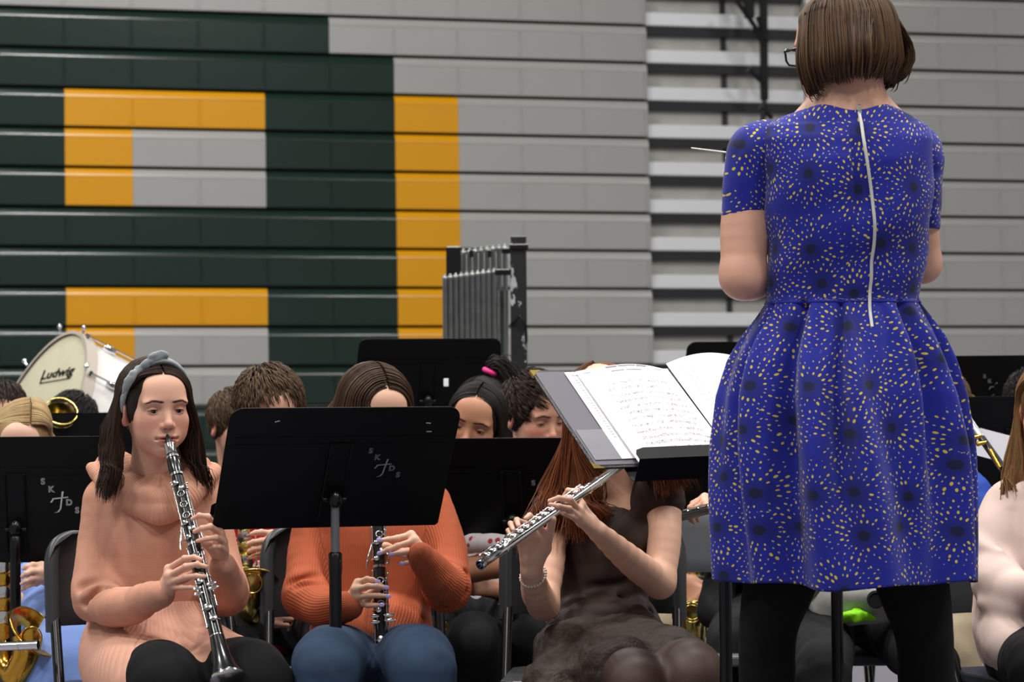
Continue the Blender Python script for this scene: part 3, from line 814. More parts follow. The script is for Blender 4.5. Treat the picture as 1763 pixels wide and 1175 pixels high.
class Head:
    """face modelled in centimetres around the head centre; forward = -Y of the world when yaw is 0"""
    def __init__(h, s, c, yaw=0, pitch=0, roll=0, scale=.93, tone='d2a48c', lip='b0625a', brow='2a1c14', eye_open=1.0, fem=True, ears=True, blush='cf8373', gaze=(0, -.3), wide=1.0, mouth='closed', lidc=None):
        h.s = s; h.c = np.array(c, float); h.sc = scale*.01; h.wide = wide
        B = np.array([[-1, 0, 0], [0, -1, 0], [0, 0, 1.0]])      # local x (person's right) -> -X, forward -> -Y
        h.Rm = np.array(Matrix.Rotation(R(yaw), 3, 'Z')) @ B @ np.array(Matrix.Rotation(R(-pitch), 3, 'X')) @ np.array(Matrix.Rotation(R(roll), 3, 'Y'))
        E = lambda c_, r, rot=None, k=1.0, op='u': s.ell(h.w(c_), np.array(r, float)*h.sc*np.array([wide, 1, 1]), h.Rm if rot is None else h.Rm@np.array(rot), k*h.sc, op)
        C = lambda a, b, ra, rb, k=1.0, op='u': s.cone(h.w(a), h.w(b), ra*h.sc, rb*h.sc, k*h.sc, op)
        h.E, h.C = E, C
        E((0, -1.2, 3.0), (7.2, 9.0, 7.9), k=.5)
        E((0, 3.2, -1.2), (6.2, 5.9, 8.2), k=2.2)
        E((0, 3.2, -5.6), (5.0, 5.1, 4.8), k=2.5)
        E((0, 6.6, -9.0), (2.2, 2.0, 1.8), k=2.6)
        for sg in (-1, 1):
            E((sg*4.0, 5.6, -2.6), (2.3, 2.3, 2.2), k=2.0)          # cheek
            E((sg*3.6, 5.4, -5.4), (2.0, 2.2, 2.2), k=2.0)          # lower cheek
            E((sg*3.0, 7.5, 2.1), (2.5, 1.2, .75), k=1.6)           # brow ridge
            E((sg*3.15, 9.6, .55), (1.75, 1.9, 1.15), k=1.5, op='s')  # socket
        E((0, 5.6, 4.6), (5.2, 3.3, 4.4), k=2.5)                    # forehead
        C((0, 8.0, 1.0), (0, 9.9, -2.7), .62, .92, 1.2)             # nose
        E((0, 10.05, -3.05), (1.05, .9, .85), k=.7)
        for sg in (-1, 1):
            E((sg*1.15, 9.15, -3.45), (.72, .9, .62), k=.6)
            E((sg*.6, 9.75, -4.02), (.36, .45, .26), k=.35, op='s')
            # eyelids
            h.eye(sg, eye_open, gaze)
        # mouth
        E((0, 8.0, -6.2), (2.9, 1.3, 1.9), k=1.6)
        E((0, 9.0, -5.85), (2.15, .72, .42), k=.45); E((0, 8.85, -6.95), (1.75, .78, .5), k=.5)
        if mouth == 'closed': E((0, 9.7, -6.38), (2.4, .8, .1), k=.3, op='s')
        for sg in (-1, 1): E((sg*2.5, 8.6, -6.4), (.35, .5, .3), k=.6, op='s')
        E((0, 9.2, -8.0), (1.5, .5, .35), k=1.0, op='s')
        if ears:
            for sg in (-1, 1):
                er = np.array(Matrix.Rotation(R(-sg*22), 3, 'Z')) @ np.array(Matrix.Rotation(R(-14), 3, 'X'))
                E((sg*7.2, -1.0, -1.0), (.75, 1.9, 3.1), er, .5)
                E((sg*7.95, -.8, -.4), (.5, 1.15, 1.9), er, .35, 's')
                E((sg*7.35, -1.5, -3.0), (.55, .9, 1.0), er, .5)
        # paints
        s.paint(h.w((0, 9.1, -6.4)), np.array((2.3, 1.3, 1.0))*h.sc, lip, .25, h.Rm)
        s.paint(h.w((0, 9.6, -6.4)), np.array((2.1, 1.2, .16))*h.sc, '5e2a26', .5, h.Rm)
        for sg in (-1, 1):
            s.paint(h.w((sg*4.4, 7.0, -3.0)), np.array((2.6, 3, 2.2))*h.sc, blush, .9, h.Rm)
            if ears: s.paint(h.w((sg*7.6, -1.0, -1.0)), np.array((1.4, 2.6, 3.4))*h.sc, blush, .6, h.Rm)
            s.paint(h.w((sg*.62, 9.5, -3.95)), np.array((.4, .7, .3))*h.sc, '3a1a14', .5, h.Rm)
            s.paint(h.w((sg*3.15, 8.6, .45)), np.array((1.75, 1.6, .95))*h.sc, lidc or '%02x%02x%02x' % tuple((int(tone[i:i+2], 16)*2+int(blush[i:i+2], 16))//3 for i in (0, 2, 4)), .6, h.Rm)
            for (x, z, rx, ry, a) in ((1.75, 2.35, .9, .34, -4), (3.0, 2.55, 1.2, .32, -4), (4.3, 2.3, 1.1, .22, 20)):
                s.paint(h.w((sg*x, 8.2, z)), np.array((rx, 2.4, ry))*h.sc, brow, .35, h.Rm@np.array(Matrix.Rotation(R(sg*a), 3, 'Y')))
        s.paint(h.w((0, 10.2, -3.2)), np.array((1.4, 1.3, 1.2))*h.sc, blush, .9, h.Rm)
    def w(h, p): return h.c+h.Rm@(np.array(p, float)*np.array([h.wide, 1, 1])*h.sc)
    def eye(h, sg, op, gaze):
        h.eyes = getattr(h, 'eyes', [])
        h.E((sg*3.15, 7.15, .2), (1.42, 1.42, 1.42), k=.35)
        hh = .60*op
        h.E((sg*3.15, 8.9, .02-.2*(1-op)), (1.42, .95, max(.13, hh)), np.array(Matrix.Rotation(R(-sg*4), 3, 'Y')), .12, 's')
        h.eyes.append((sg, gaze))
        z = .02-.2*(1-op); h.lid = (max(.13, hh), z)
        h.s.paint(h.w((sg*3.15, 8.5, z+hh+.06)), np.array((1.55, 1.2, .13))*h.sc, '1c120d', .35, h.Rm)
        h.s.paint(h.w((sg*3.15, 8.5, z-hh-.10)), np.array((1.3, 1.2, .09))*h.sc, '6b3d30', .6, h.Rm)
    def add_eyes(h, parent, iris='iris_brown'):
        for sg, gaze in h.eyes:
            lm = MB(); hh, z = h.lid; L = []
            for q in np.linspace(-1, 1, 11):
                lx = q*1.36; lz = z+hh*math.sqrt(max(0, 1-q*q*.92))*1.02-.02; ly = math.sqrt(max(.05, 1.46**2-lx*lx-(lz-.2)**2)); L.append(h.w((sg*3.15+lx, 7.15+ly+.02, lz)))
            lm.tube(L, [.0004, .0009, .0011, .0009, .0004], 6); lm.build('eyelash', MT['lash'], parent, True)
            m = MB(); c = h.w((sg*3.15, 7.15, .2)); r = 1.27*h.sc
            f = h.Rm@np.array([gaze[0], 1.0, gaze[1]]); f /= np.linalg.norm(f)
            u = np.cross(f, h.Rm@np.array([0, 0, 1.0])); u /= np.linalg.norm(u); v = np.cross(u, f)
            n = 20; V = []
            angs = [0, .12, .21, .46, .55, .9, 1.3, 1.8, 2.4, PI]
            for a in angs[1:-1]:
                for j in range(n):
                    th = 2*PI*j/n; V.append(c+r*(f*math.cos(a)+(u*math.cos(th)+v*math.sin(th))*math.sin(a)))
            V += [c+f*r, c-f*r]; k = len(angs)-2; t = k*n
            mi = lambda i: 2 if i < 1 else (1 if i < 3 else 0)
            for j in range(n): 
                m.F.append([t, j, (j+1) % n]); m.M.append(2); m.S.append(True)
                m.F.append([t+1, (k-1)*n+(j+1) % n, (k-1)*n+j]); m.M.append(0); m.S.append(True)
                for i in range(k-1):
                    m.F.append([i*n+j, (i+1)*n+j, (i+1)*n+(j+1) % n, i*n+(j+1) % n]); m.M.append(2 if i < 1 else (1 if i < 3 else 0)); m.S.append(True)
            m.V.append(np.array(V)); m.n = len(V)
            o = m.build('eye', [MT['eye_white'], MT[iris], MT['pupil']], parent, True); o.modifiers.clear()

# ---------------------------------------------------------------- hair
def hair_mat(name, dark, light, rough=.52):
    m = bpy.data.materials.new(name); m.use_nodes = True; nt = m.node_tree; N = nt.nodes; L = nt.links
    b = N['Principled BSDF']; b.inputs['Roughness'].default_value = rough; b.inputs['Specular IOR Level'].default_value = .3
    a = attr_out(nt, 'tone'); mx = N.new('ShaderNodeMix'); mx.data_type = 'RGBA'
    mx.inputs[6].default_value = lin(dark); mx.inputs[7].default_value = lin(light)
    L.new(a, mx.inputs[0]); L.new(mx.outputs[2], b.inputs['Base Color'])
    b.inputs['Sheen Weight'].default_value = .0
    return m
def lock_mesh(name, paths, rad, mt, parent, tones=None, sides=4, taper=.35, flat=None, world=True, base=None):
    """paths (n,m,3); every path becomes a tapering strand"""
    Pt = np.asarray(paths, float); n, m, _ = Pt.shape
    Tn = np.gradient(Pt, axis=1); Tn /= np.linalg.norm(Tn, axis=2)[..., None]+1e-9
    ref = np.array([.31, .52, .79]); u = np.cross(Tn, ref); u /= np.linalg.norm(u, axis=2)[..., None]+1e-9; v = np.cross(Tn, u)
    t = np.linspace(0, 1, m); pr = np.minimum(1, .5+t*4)*(1-(1-taper)*np.clip((t-.45)/.55, 0, 1)**1.6)
    pr[-1] *= .35
    r = np.asarray(rad)*np.ones(n); r = r[:, None]*pr[None, :]
    rings = []
    for j in range(sides):
        th = 2*PI*j/sides; rings.append(Pt+(u*math.cos(th)+v*math.sin(th))*r[..., None])
    V = np.stack(rings, 2).reshape(-1, 3)
    i, k, j = np.meshgrid(np.arange(n), np.arange(m-1), np.arange(sides), indexing='ij')
    b0 = (i*m+k)*sides; b1 = (i*m+k+1)*sides
    Q = np.stack([b0+j, b0+(j+1) % sides, b1+(j+1) % sides, b1+j], -1).reshape(-1, 4)
    tones = np.random.rand(n) if tones is None else tones
    tone = np.repeat(tones, m*sides)
    if base is not None:
        bV, bQ, bt = base
        Q = np.concatenate([Q, bQ+len(V)]); V = np.concatenate([V, bV]); tone = np.concatenate([tone, np.full(len(bV), bt)])
    me = npmesh(name, V, Q, mt, True, {'tone': tone}); return link(name, me, parent, world)
def strands(H, roots, guide, n, m=14, jitter=.25, seed=0):
    """guide(root_local, rng) -> list of local control points (cm); returns world paths"""
    rng = np.random.RandomState(seed); out = []
    for i in range(n):
        g = guide(rng)
        pts = np.array(cat_rom(g, 5)); t = np.linspace(0, len(pts)-1, m); k = np.clip(t.astype(int), 0, len(pts)-2); f = (t-k)[:, None]
        q = pts[k]*(1-f)+pts[k+1]*f
        out.append(q)
    L = np.array(out)*np.array([H.wide, 1, 1])*H.sc
    return H.c+L@H.Rm.T

# ---------------------------------------------------------------- hands
def hand(s, wrist, palm, fingers, thumb, sc_=1.0, k=.006, wr=.021, side=None, fr=1.0):
    """palm: 4 knuckle points (index..little); fingers: 4 lists of joint points after the knuckle; thumb: list from its base"""
    wrist = np.array(wrist, float); palm = [np.array(p, float) for p in palm]
    r = np.array([.0088, .0092, .0086, .0076])*sc_*fr
    ctr = sum(palm)/4
    for i, kp in enumerate(palm):
        s.cone(wrist+(kp-ctr)*.35, kp, .0125*sc_, r[i]*1.12, .012)
    for i in range(3): s.cone(palm[i], palm[i+1], r[i]*.98, r[i+1]*.98, .008)
    mid = wrist*.45+ctr*.55; s.cone(wrist*.6+palm[0]*.4, wrist*.6+palm[3]*.4, .0125*sc_, .0115*sc_, .012)
    for i, f in enumerate(fingers):
        P_ = [palm[i]]+[np.array(p, float) for p in f]; m = len(P_)
        for j in range(m-1):
            a = r[i]*(1-.12*j); b = r[i]*(1-.12*(j+1)); s.cone(P_[j], P_[j+1], a, b*.97, .0028 if j else .005)
            if j: s.ell(P_[j], a*1.05, k=.002)
    T_ = [np.array(p, float) for p in thumb]
    for j in range(len(T_)-1):
        s.cone(T_[j], T_[j+1], [.014, .0112, .0102, .0095][j]*sc_, [.0112, .0102, .0092, .008][j]*sc_, .009 if j == 0 else .004)
    s.cone(wrist, T_[0], .014*sc_, .0135*sc_, .012)
def nails(parent, tips, mt, name='fingernail', r=(.0052, .0068, .0016)):
    """tips: list of (tip centre, direction along the finger, outward normal)"""
    for c, d, nrm in tips:
        c = np.array(c, float); d = np.array(d, float); d /= np.linalg.norm(d); nrm = np.array(nrm, float); nrm -= d*(nrm@d); nrm /= np.linalg.norm(nrm)
        x = np.cross(d, nrm); m = MB(); m.ball(c, r, 12, rot=np.array([x, d, nrm]).T); m.build(name, mt, parent, True)
# ---------------------------------------------------------------- hair styles (local head centimetres)
SC_C = np.array([0, -1.2, 3.0]); SC_R = np.array([7.2, 9.0, 7.9])
def scalp(az_sign, th, yf, e):
    """th: 0 at the crown line, 90 at the side; yf: -1 back .. 1 front"""
    yf = max(-.97, min(.97, yf)); c = math.sqrt(1-yf*yf); r = SC_R+e
    return SC_C+np.array([az_sign*math.sin(R(th))*c*r[0], yf*r[1], math.cos(R(th))*c*r[2]])
def cap(H, e=.35, face=((0, 9.6, -3.2), (6.7, 7.4, 9.7)), low=-4.5, extra=None, h=.0045):
    s = SDF(); s.ell(H.w(SC_C), (SC_R+e)*H.sc*np.array([H.wide, 1, 1]), H.Rm, .005)
    s.ell(H.w((0, 4.9, 4.3)), np.array((5.7, 3.72, 4.5))*H.sc*np.array([H.wide, 1, 1]), H.Rm, .02)
    for sg in (-1, 1): s.ell(H.w((sg*5.7, 1.6, .8)), np.array((1.45, 2.9, 3.6))*H.sc, H.Rm, .015)
    s.ell(H.w((0, -4.5, -1.5)), np.array((6.9, 5.6, 5.5))*H.sc, H.Rm, .02)
    s.ell(H.w(face[0]), np.array(face[1])*H.sc*np.array([H.wide, 1, 1]), H.Rm, .003, 's')
    if extra: extra(s)
    V, Q = s.mesh(h); return V, Q, .1
def g_long(rng, part=0.0, zend=-20, side=None, e0=.3, e1=1.7, wave=.5, out=1.0, back=False, face_open=(0, 0), tuck=(0, 0), spread=1.0, ylo=-.9, yhi=.72, fwd=0.0, flick=0.0):
    sg = side or (1 if rng.rand() < .5 else -1)
    yf = ylo+(yhi-ylo)*rng.rand(); e = e0+(e1-e0)*rng.rand()
    ti = 0 if sg > 0 else 1
    pts = []
    front = max(0, (yf-.1)/.65)
    for th, fr in ((2, 0), (25, .08), (50, .32), (72, .62), (90, 1.0)):
        y2 = yf-front*(.62+tuck[ti]*.45)*fr+front*face_open[ti]*fr
        q = scalp(sg, th, y2, e); q[0] += part*(1-th/90)
        pts.append(q)
    ex = (7.6+e)*sg; yb = pts[-1][1]
    w1, w2 = rng.randn(), rng.randn()
    yt = yb-1.0-tuck[ti]*1.5
    pts.append(np.array([ex*(1.0+.02*out), yt*.9+fwd*.3, -4.0+w1*.3]))
    pts.append(np.array([ex*(.97+.10*out)+w1*wave, yt*.75*spread+fwd*.7, (-4+zend)/2+w2*.4]))
    pts.append(np.array([ex*(.90+.22*out)+w2*wave, yt*.6*spread+fwd+w1*wave, zend*.86+w1]))
    pts.append(np.array([ex*(.86+.26*out)+w2*wave*1.3+flick*sg, yt*.55*spread+fwd+w2*wave, zend+rng.randn()*1.4]))
    return pts
def g_short(rng, fringe=2.0, fdir=(0, 1, -.5), e0=.4, e1=1.5, length=3.6, lo=-3.5, side_len=1.0, tous=.5):
    while True:
        d = rng.randn(3); d /= np.linalg.norm(d); 
        q = SC_C+d*(SC_R+e0)
        if q[2] < lo+max(0, 0): continue
        if q[1] > -1 and q[2] < 1.0 and q[1] > .5: continue
        if q[1] > 5.6 or (q[1] > 3.2 and q[2] < 5.5): continue
        break
    n = d/SC_R; n /= np.linalg.norm(n)
    t = np.array(fdir, float)+np.array([d[0]*.5, 0, -max(0, -d[1])*1.2-abs(d[0])*.8])+rng.randn(3)*.22*tous
    t -= n*(t@n); t /= np.linalg.norm(t)
    L = length*(.7+.6*rng.rand())*(1 if q[2] > 2 else side_len*.75)
    e = e1*(.5+.6*rng.rand())*(1 if q[2] > 3 else .6)
    pts = [q]
    for k, lift in ((.33, .75), (.66, 1.0), (1.0, .75)):
        p = q+t*L*k; dd = (p-SC_C)/(SC_R); dd = dd/np.linalg.norm(dd)
        if p[1] > 6.3: p = p+np.array([0, 0, -.0]) 
        p2 = SC_C+dd*(SC_R+e0+e*lift); pts.append(p2)
    return pts
def hair_long(H, mt, parent, n=420, seed=1, cap_e=.3, rad=.30, dens=2.0, name='hair', face=None, m=15, **k):
    b = cap(H, cap_e, **({'face': face} if face else {})); n = int(n*dens); rad = rad*.62
    paths = strands(H, None, lambda r: g_long(r, **k), n, m, seed=seed)
    rr = np.random.RandomState(seed); 
    return lock_mesh(name, paths, rad*H.sc*(.6+.8*rr.rand(n)), mt, parent, .15+.7*rr.rand(n), base=b)
def hair_short(H, mt, parent, n=700, seed=1, rad=.24, name='hair', face=((0, 10.4, -2.2), (6.9, 7.0, 8.9)), **k):
    b = cap(H, .6, face); n = int(n*3.2); rad = rad*.45
    paths = strands(H, None, lambda r: g_short(r, **k), n, 7, seed=seed)
    rr = np.random.RandomState(seed)
    return lock_mesh(name, paths, rad*H.sc*(.6+.8*rr.rand(n)), mt, parent, .15+.7*rr.rand(n), base=b)
HB = {k: hair_mat('hair_'+k, *v) for k, v in {
    'dark_brown': ('160d08', '40291b'), 'conductor': ('281a0f', '67492c'), 'brown': ('24180f', '5a402b'), 'red': ('3a190b', '8f4f2b'),
    'blond': ('8a6a42', 'd6bb8c'), 'black': ('0a0908', '241d19'), 'light_brown': ('5a3d22', 'a67d50'), 'boy_brown': ('2c1e13', '6a5036'), 'sandy': ('4a3826', '9b7c56')}.items()}
# ---------------------------------------------------------------- clothing materials
MT['peach'] = mat('peach_knit', 'c48d74', .9, sheen=.15, bump=('knit', .005, .22, .001), vary=.05, vscale=30)
MT['peach_rib'] = mat('peach_ribbed_knit', 'c89077', .9, sheen=.15, bump=('ribv', .0075, .6, .0018))
MT['peach_hem'] = mat('peach_ribbed_hem', 'c8957f', .9, sheen=.15, bump=('rib', .0085, .6, .002))
MT['orange'] = mat('orange_ribbed_knit', 'ae5430', .85, sheen=.15, bump=('rib', .0068, .55, .0016), vary=.04, vscale=20)
MT['leggings'] = mat('black_leggings', '0b0b0d', .85, spec=.2)
def denim(name, c): return mat(name, c, .85, vary=.28, vscale=9, bump=('noise', 900, .3, .0008), spec=.2)
MT['mouth'] = mat('matte_ebonite', '0b0b0c', .45)
MT['jeans'] = denim('blue_denim', '33445a'); MT['jeans_dark'] = denim('dark_blue_denim', '20304a')
MT['brown_dress'] = mat('brown_satin_jersey', '35261f', .62, sheen=.1, vary=.15, vscale=14, spec=.3)
MT['lace'] = mat('brown_lace', '35271c', .7, vary=.45, vscale=55, bump=('noise', 160, .9, .004))
MT['blush'] = mat('blush_knit', 'd3bab0', .85, sheen=.2, bump=('noise', 300, .15, .001))
MT['velvet'] = mat('grey_velvet', '8f9698', .75, sheen=.5)
MT['red_shirt'] = mat('red_jersey', 'b3121f', .8); MT['blue_shirt'] = mat('royal_blue_jersey', '173f9c', .8)
MT['light_blue'] = mat('pale_blue_cotton', '7b98d8', .8, bump=('noise', 40, .2, .004)); MT['hoodie'] = mat('grey_marl_fleece', 'aeada9', .9, vary=.08, vscale=50)
MT['charcoal'] = mat('charcoal_trousers', '191a1c', .85, spec=.2); MT['tan'] = mat('tan_chinos', 'a5947a', .85); MT['neon'] = mat('neon_green_cotton', '8fe812', .7)
MT['floral'] = mat('white_floral_cotton', 'cfc5c6', .8)
def _flor():
    nt = MT['floral'].node_tree; vo = nt.nodes.new('ShaderNodeTexVoronoi'); vo.inputs['Scale'].default_value = 38; tcn = nt.nodes.new('ShaderNodeTexCoord'); nt.links.new(tcn.outputs['Object'], vo.inputs['Vector'])
    cr = nt.nodes.new('ShaderNodeValToRGB'); cr.color_ramp.elements[0].position = .22; cr.color_ramp.elements[0].color = lin('a8303c'); cr.color_ramp.elements[1].position = .34; cr.color_ramp.elements[1].color = lin('d5cdce')
    nt.links.new(vo.outputs['Distance'], cr.inputs[0]); nt.links.new(cr.outputs[0], nt.nodes['Principled BSDF'].inputs['Base Color'])
_flor(); MT['white_shirt'] = mat('white_cotton', 'd8d4cf', .85); MT['navy'] = mat('navy_jersey', '171c2a', .85); MT['green_shirt'] = mat('dark_green_jersey', '20382c', .85)
MT['shoe'] = mat('black_shoe_leather', '101012', .5); MT['sole'] = mat('white_rubber_sole', 'c9c7c4', .7); MT['sneaker'] = mat('grey_sneaker', '6f7178', .7)
MT['pearl'] = mat('pearl_beads', 'e6dccb', .25, coat=.5); MT['pink'] = mat('hot_pink_elastic', 'ee2f86', .6)
MT['nail_lilac'] = mat('lilac_nail_polish', 'b5a8e0', .25, coat=.6); MT['nail'] = mat('natural_nail', 'e0aa9a', .3)

def person(label, x, y): return thing('person', label, 'person', (x, y, 0))
def shoe(parent, x, y, f, mt='shoe', sc_=1.0, z=0.0):
    """x, y under the ankle; f = unit forward"""
    f = np.array([f[0], f[1], 0.0]); f /= np.linalg.norm(f); a = np.array([x, y, z])
    s = SDF(); s.chain([a+(-.035*f+np.array([0, 0, .045]))*sc_, a+(.06*f+np.array([0, 0, .045]))*sc_, a+(.15*f+np.array([0, 0, .032]))*sc_], [(.034*sc_, .04*sc_), (.038*sc_, .036*sc_), (.036*sc_, .024*sc_)], side=np.cross(f, (0, 0, 1)), k=.01)
    s.cone(a+np.array([0, 0, .05])*sc_-f*.012, a+np.array([0, 0, .10])*sc_-f*.015, .036*sc_, .036*sc_, .02)
    s.box(a+np.array([0, 0, -.05]), (.3, .3, .055), None, .001, .002, 's')
    o = sculpt('shoe', s, .005, MT[mt], parent)
    return o
def legs(parent, hips, knees, ankles, rk=.062, rt=.078, ra=.045, mt='charcoal', name='trousers', h=.005, f=(0, -1, 0), shoes='shoe', nz=.0, pelvis=True, calf=None):
    s = SDF()
    for hp, kn, an in zip(hips, knees, ankles):
        hp, kn, an = [np.array(q, float) for q in (hp, kn, an)]
        s.chain([hp, hp*.45+kn*.55+np.array([0, 0, .008]), kn, kn*.55+an*.45+np.array([0, .012, 0]), an], [rt, (rt+rk)/2+.003, rk, calf or (rk+ra)/2, ra], k=.03, n=4)
    if pelvis: s.cone(hips[0], hips[1], rt*1.1, rt*1.1, .04)
    if nz: s.displace(folds(nz, 14))
    o = sculpt(name, s, h, MT[mt], parent)
    if shoes:
        for an in ankles: shoe(parent, an[0], an[1]+.01, f, shoes)
    return o
def gen_hand(s, wrist, d, nrm, curl=.9, sc_=.85, left=False):
    """generic hand: d along the hand, nrm out of the back of the hand"""
    d = np.array(d, float); d /= np.linalg.norm(d); nrm = np.array(nrm, float); nrm -= d*(nrm@d); nrm /= np.linalg.norm(nrm); x = np.cross(d, nrm)*(-1 if left else 1)
    wrist = np.array(wrist, float); u = .0195*sc_
    palm = [wrist+d*(.085-.004*abs(i-1.2))*sc_+x*(i-1.5)*u for i in range(4)]
    fs = []
    for i, Lf in enumerate((.040, .046, .042, .032)):
        a = curl*.55; p = palm[i]; f = []; ang = 0
        for j, q in enumerate((1.0, .62, .5)):
            ang += (curl*.75 if j == 0 else curl*.85); dd = d*math.cos(ang)-nrm*math.sin(ang)
            p = p+dd*Lf*q*sc_; f.append(p)
        fs.append(f)
    t0 = wrist+d*.03*sc_-x*.028*sc_-nrm*.008; th = [t0, t0+(d*.030-x*.016-nrm*.012)*sc_, t0+(d*.055-x*.014-nrm*.03)*sc_]
    hand(s, wrist, palm, fs, th, sc_)

# ================================================================ clarinets
def frame(a, b, front):
    a = np.array(a, float); b = np.array(b, float); d = (b-a)/np.linalg.norm(b-a); n = np.array(front, float); n -= d*(n@d); n /= np.linalg.norm(n); return a, d, n, np.cross(d, n)
def torus(m, c, ax, R0, r0, n=18, k=8, mi=0):
    ax = np.array(ax, float)/np.linalg.norm(ax); u = np.cross(ax, (.3, .5, .8)); u /= np.linalg.norm(u); v = np.cross(ax, u)
    V = []; 
    for i in range(n):
        e = u*math.cos(2*PI*i/n)+v*math.sin(2*PI*i/n)
        for j in range(k): V.append(np.array(c)+e*(R0+r0*math.cos(2*PI*j/k))+ax*r0*math.sin(2*PI*j/k))
    m.add(V, [(i*k+j, i*k+(j+1) % k, ((i+1) % n)*k+(j+1) % k, ((i+1) % n)*k+j) for i in range(n) for j in range(k)], mi, True)
def clarinet(label, a, b, front=(0, -1, .2), L=.65):
    a, d, n, x = frame(a, b, front); b = np.array(b, float); T_ = np.linalg.norm(b-a); K = T_/L
    t = thing('clarinet', label, 'clarinet', tuple(b))
    at = lambda s_, fn=0, fx=0: a+d*s_*K+n*fn+x*fx
    def body(name, prof, mt='ebony'):
        m = MB(); m.lathe([(q*K, r) for q, r in prof], a, b, 28); return m.build(name, MT[mt], t, True)
    body('mouthpiece', [(-.012, .0025), (.0, .0062), (.02, .0098), (.03, .0108), (.056, .0118)], 'mouth')
    lg = body('ligature', [(.018, .0108), (.019, .0125), (.046, .0130), (.047, .0122)], 'nickel')
    m = MB(); 
    for q in (.026, .038): m.tube([at(q, -.012, -.004), at(q, -.020, -.004)], .0022, 8); m.ball(at(q, -.022, -.004), .0034, 8)
    m.build('screw', MT['nickel'], lg, True)
    body('barrel', [(.056, .0135), (.059, .0148), (.08, .0153), (.105, .0148), (.108, .0140)])
    for q in (.0575, .107, .300, .545): body('tenon_ring', [(q-.003, .0142), (q-.003, .0158), (q+.003, .0158), (q+.003, .0142)], 'nickel')
    body('upper_joint', [(.108, .0128), (.2, .0128), (.297, .0133)])
    body('lower_joint', [(.300, .0146), (.33, .0138), (.45, .0142), (.54, .0152)])
    body('bell', [(.545, .0158), (.57, .0175), (.60, .0215), (.625, .0275), (.642, .0345), (.648, .0368), (.650, .0360), (.649, .0335), (.64, .029), (.60, .017)])
    body('bell_ring', [(.6475, .0372), (.6515, .0374), (.6525, .0355)], 'nickel')
    # keywork
    for (q0, q1, fx, fn) in ((.125, .285, .0145, .004), (.135, .29, -.0155, .002), (.31, .455, .0150, .006), (.315, .47, -.0165, .004), (.16, .27, -.012, .011), (.33, .43, -.0125, .0115), (.43, .52, .014, .009)):
        m = MB(); m.tube([at(q0, fn, fx), at(q1, fn, fx)], .0017, 8)
        for q in (q0, (q0+q1)/2, q1): m.tube([at(q, fn*.6, fx*.72), at(q, fn*1.05, fx*1.04)], .0015, 6); m.ball(at(q, fn*1.1, fx*1.08), .0026, 8)
        m.build('key_rod', MT['nickel'], t, True)
    for q in (.165, .195, .225, .335, .362, .390):
        m = MB(); torus(m, at(q, .0142), n, .0072, .0014); m.tube([at(q, .0135, -.0072), at(q, .008, -.015)], .0016, 6)
        m.build('ring_key', MT['nickel'], t, True)
    for (q, fx, fn, r) in ((.135, .006, .0145, .0065), (.152, -.004, .015, .0058), (.245, .006, .0152, .0062), (.265, -.005, .015, .0068), (.283, .007, .0145, .006), (.405, .006, .0155, .0068), (.475, .002, .0168, .0085), (.505, -.004, .0172, .0085)):
        m = MB(); m.lathe([(0, .001), (.0002, r*.9), (.0012, r), (.003, r*.95), (.0042, r*.4), (.0045, .0001)], at(q, fn, fx), at(q, fn+.02, fx*1.3), 16); m.tube([at(q, fn+.002, fx), at(q, .005, fx+(.012 if fx > 0 else -.012))], .0016, 6)
        m.build('pad_key', MT['nickel'], t, True)
    for (q, fx, dx, ln) in ((.275, .018, .006, .030), (.287, .021, .007, .034), (.292, -.018, -.006, .028), (.298, .024, .006, .030)):
        m = MB(); m.tube(cat_rom([at(q-ln, .004, fx*.9), at(q-ln*.4, .006, fx+dx*.5), at(q+.006, .006, fx+dx)], 4), [.0018, .0026, .0022], 8, flat=1); m.build('side_key', MT['nickel'], t, True)
    for (q, fx, w_) in ((.418, -.017, .012), (.430, -.019, .013), (.420, .015, .010), (.434, .015, .011)):
        m = MB(); Rk = np.array([x, d, n]).T; m.ball(at(q, .017, fx), (w_, .0045, .0016), 14, rot=Rk); m.tube([at(q, .016, fx*.6), at(q+.02, .008, fx*.55)], .0018, 6); m.build('paddle_key', MT['nickel'], t, True)
    m = MB(); m.tube([at(.13, -.013, -.002), at(.165, -.016, -.004), at(.205, -.0135, -.003)], .0025, 8); m.build('register_key', MT['nickel'], t, True)
    return t
SKIN = {'fair': ('dba78c', 'd48c78', 'b5655c'), 'pale': ('dfb39c', 'd9937f', 'bb6a60'), 'tan': ('b47f62', 'a8685a', '96564c'), 'brown': ('8a5a44', '7c4a3b', '6f3f38')}
DN = np.array([0, 0, -1.0])

# ================================================================ girl in the peach sweater
g = person('girl with a grey velvet bow headband in a peach cowl neck sweater playing the clarinet', p3(270, 1100, 6.45)[0], 6.45)
s = SDF(); H = Head(s, p3(267, 704, 6.34), yaw=26, pitch=5, roll=1, scale=.93, tone='dba78c', eye_open=.8, gaze=(.05, -.34), blush='d69580', brow='3a241a', lip='b9685f', lidc='cf9a83')
nk = p3(271, 800, 6.41)
s.cone(H.w((0, -2.6, -5)), nk, .046, .048, .03)
s.cone(nk, p3(270, 850, 6.43), .048, .06, .04)
s.chain([p3(190, 872, 6.45), p3(270, 850, 6.44), p3(350, 872, 6.45)], [.04, .058, .04], k=.05)
# arms inside the sleeves
rs, re, rw = p3(184, 872, 6.45), p3(165, 1034, 6.38), p3(281, 1026, 6.13)
ls, le, lw = p3(354, 872, 6.45), p3(388, 1026, 6.38), p3(383, 980, 6.185)
for a, b, c in ((rs, re, rw), (ls, le, lw)):
    s.cone(a, b, .026, .026, .02); s.cone(b, c, .028, .021, .02)
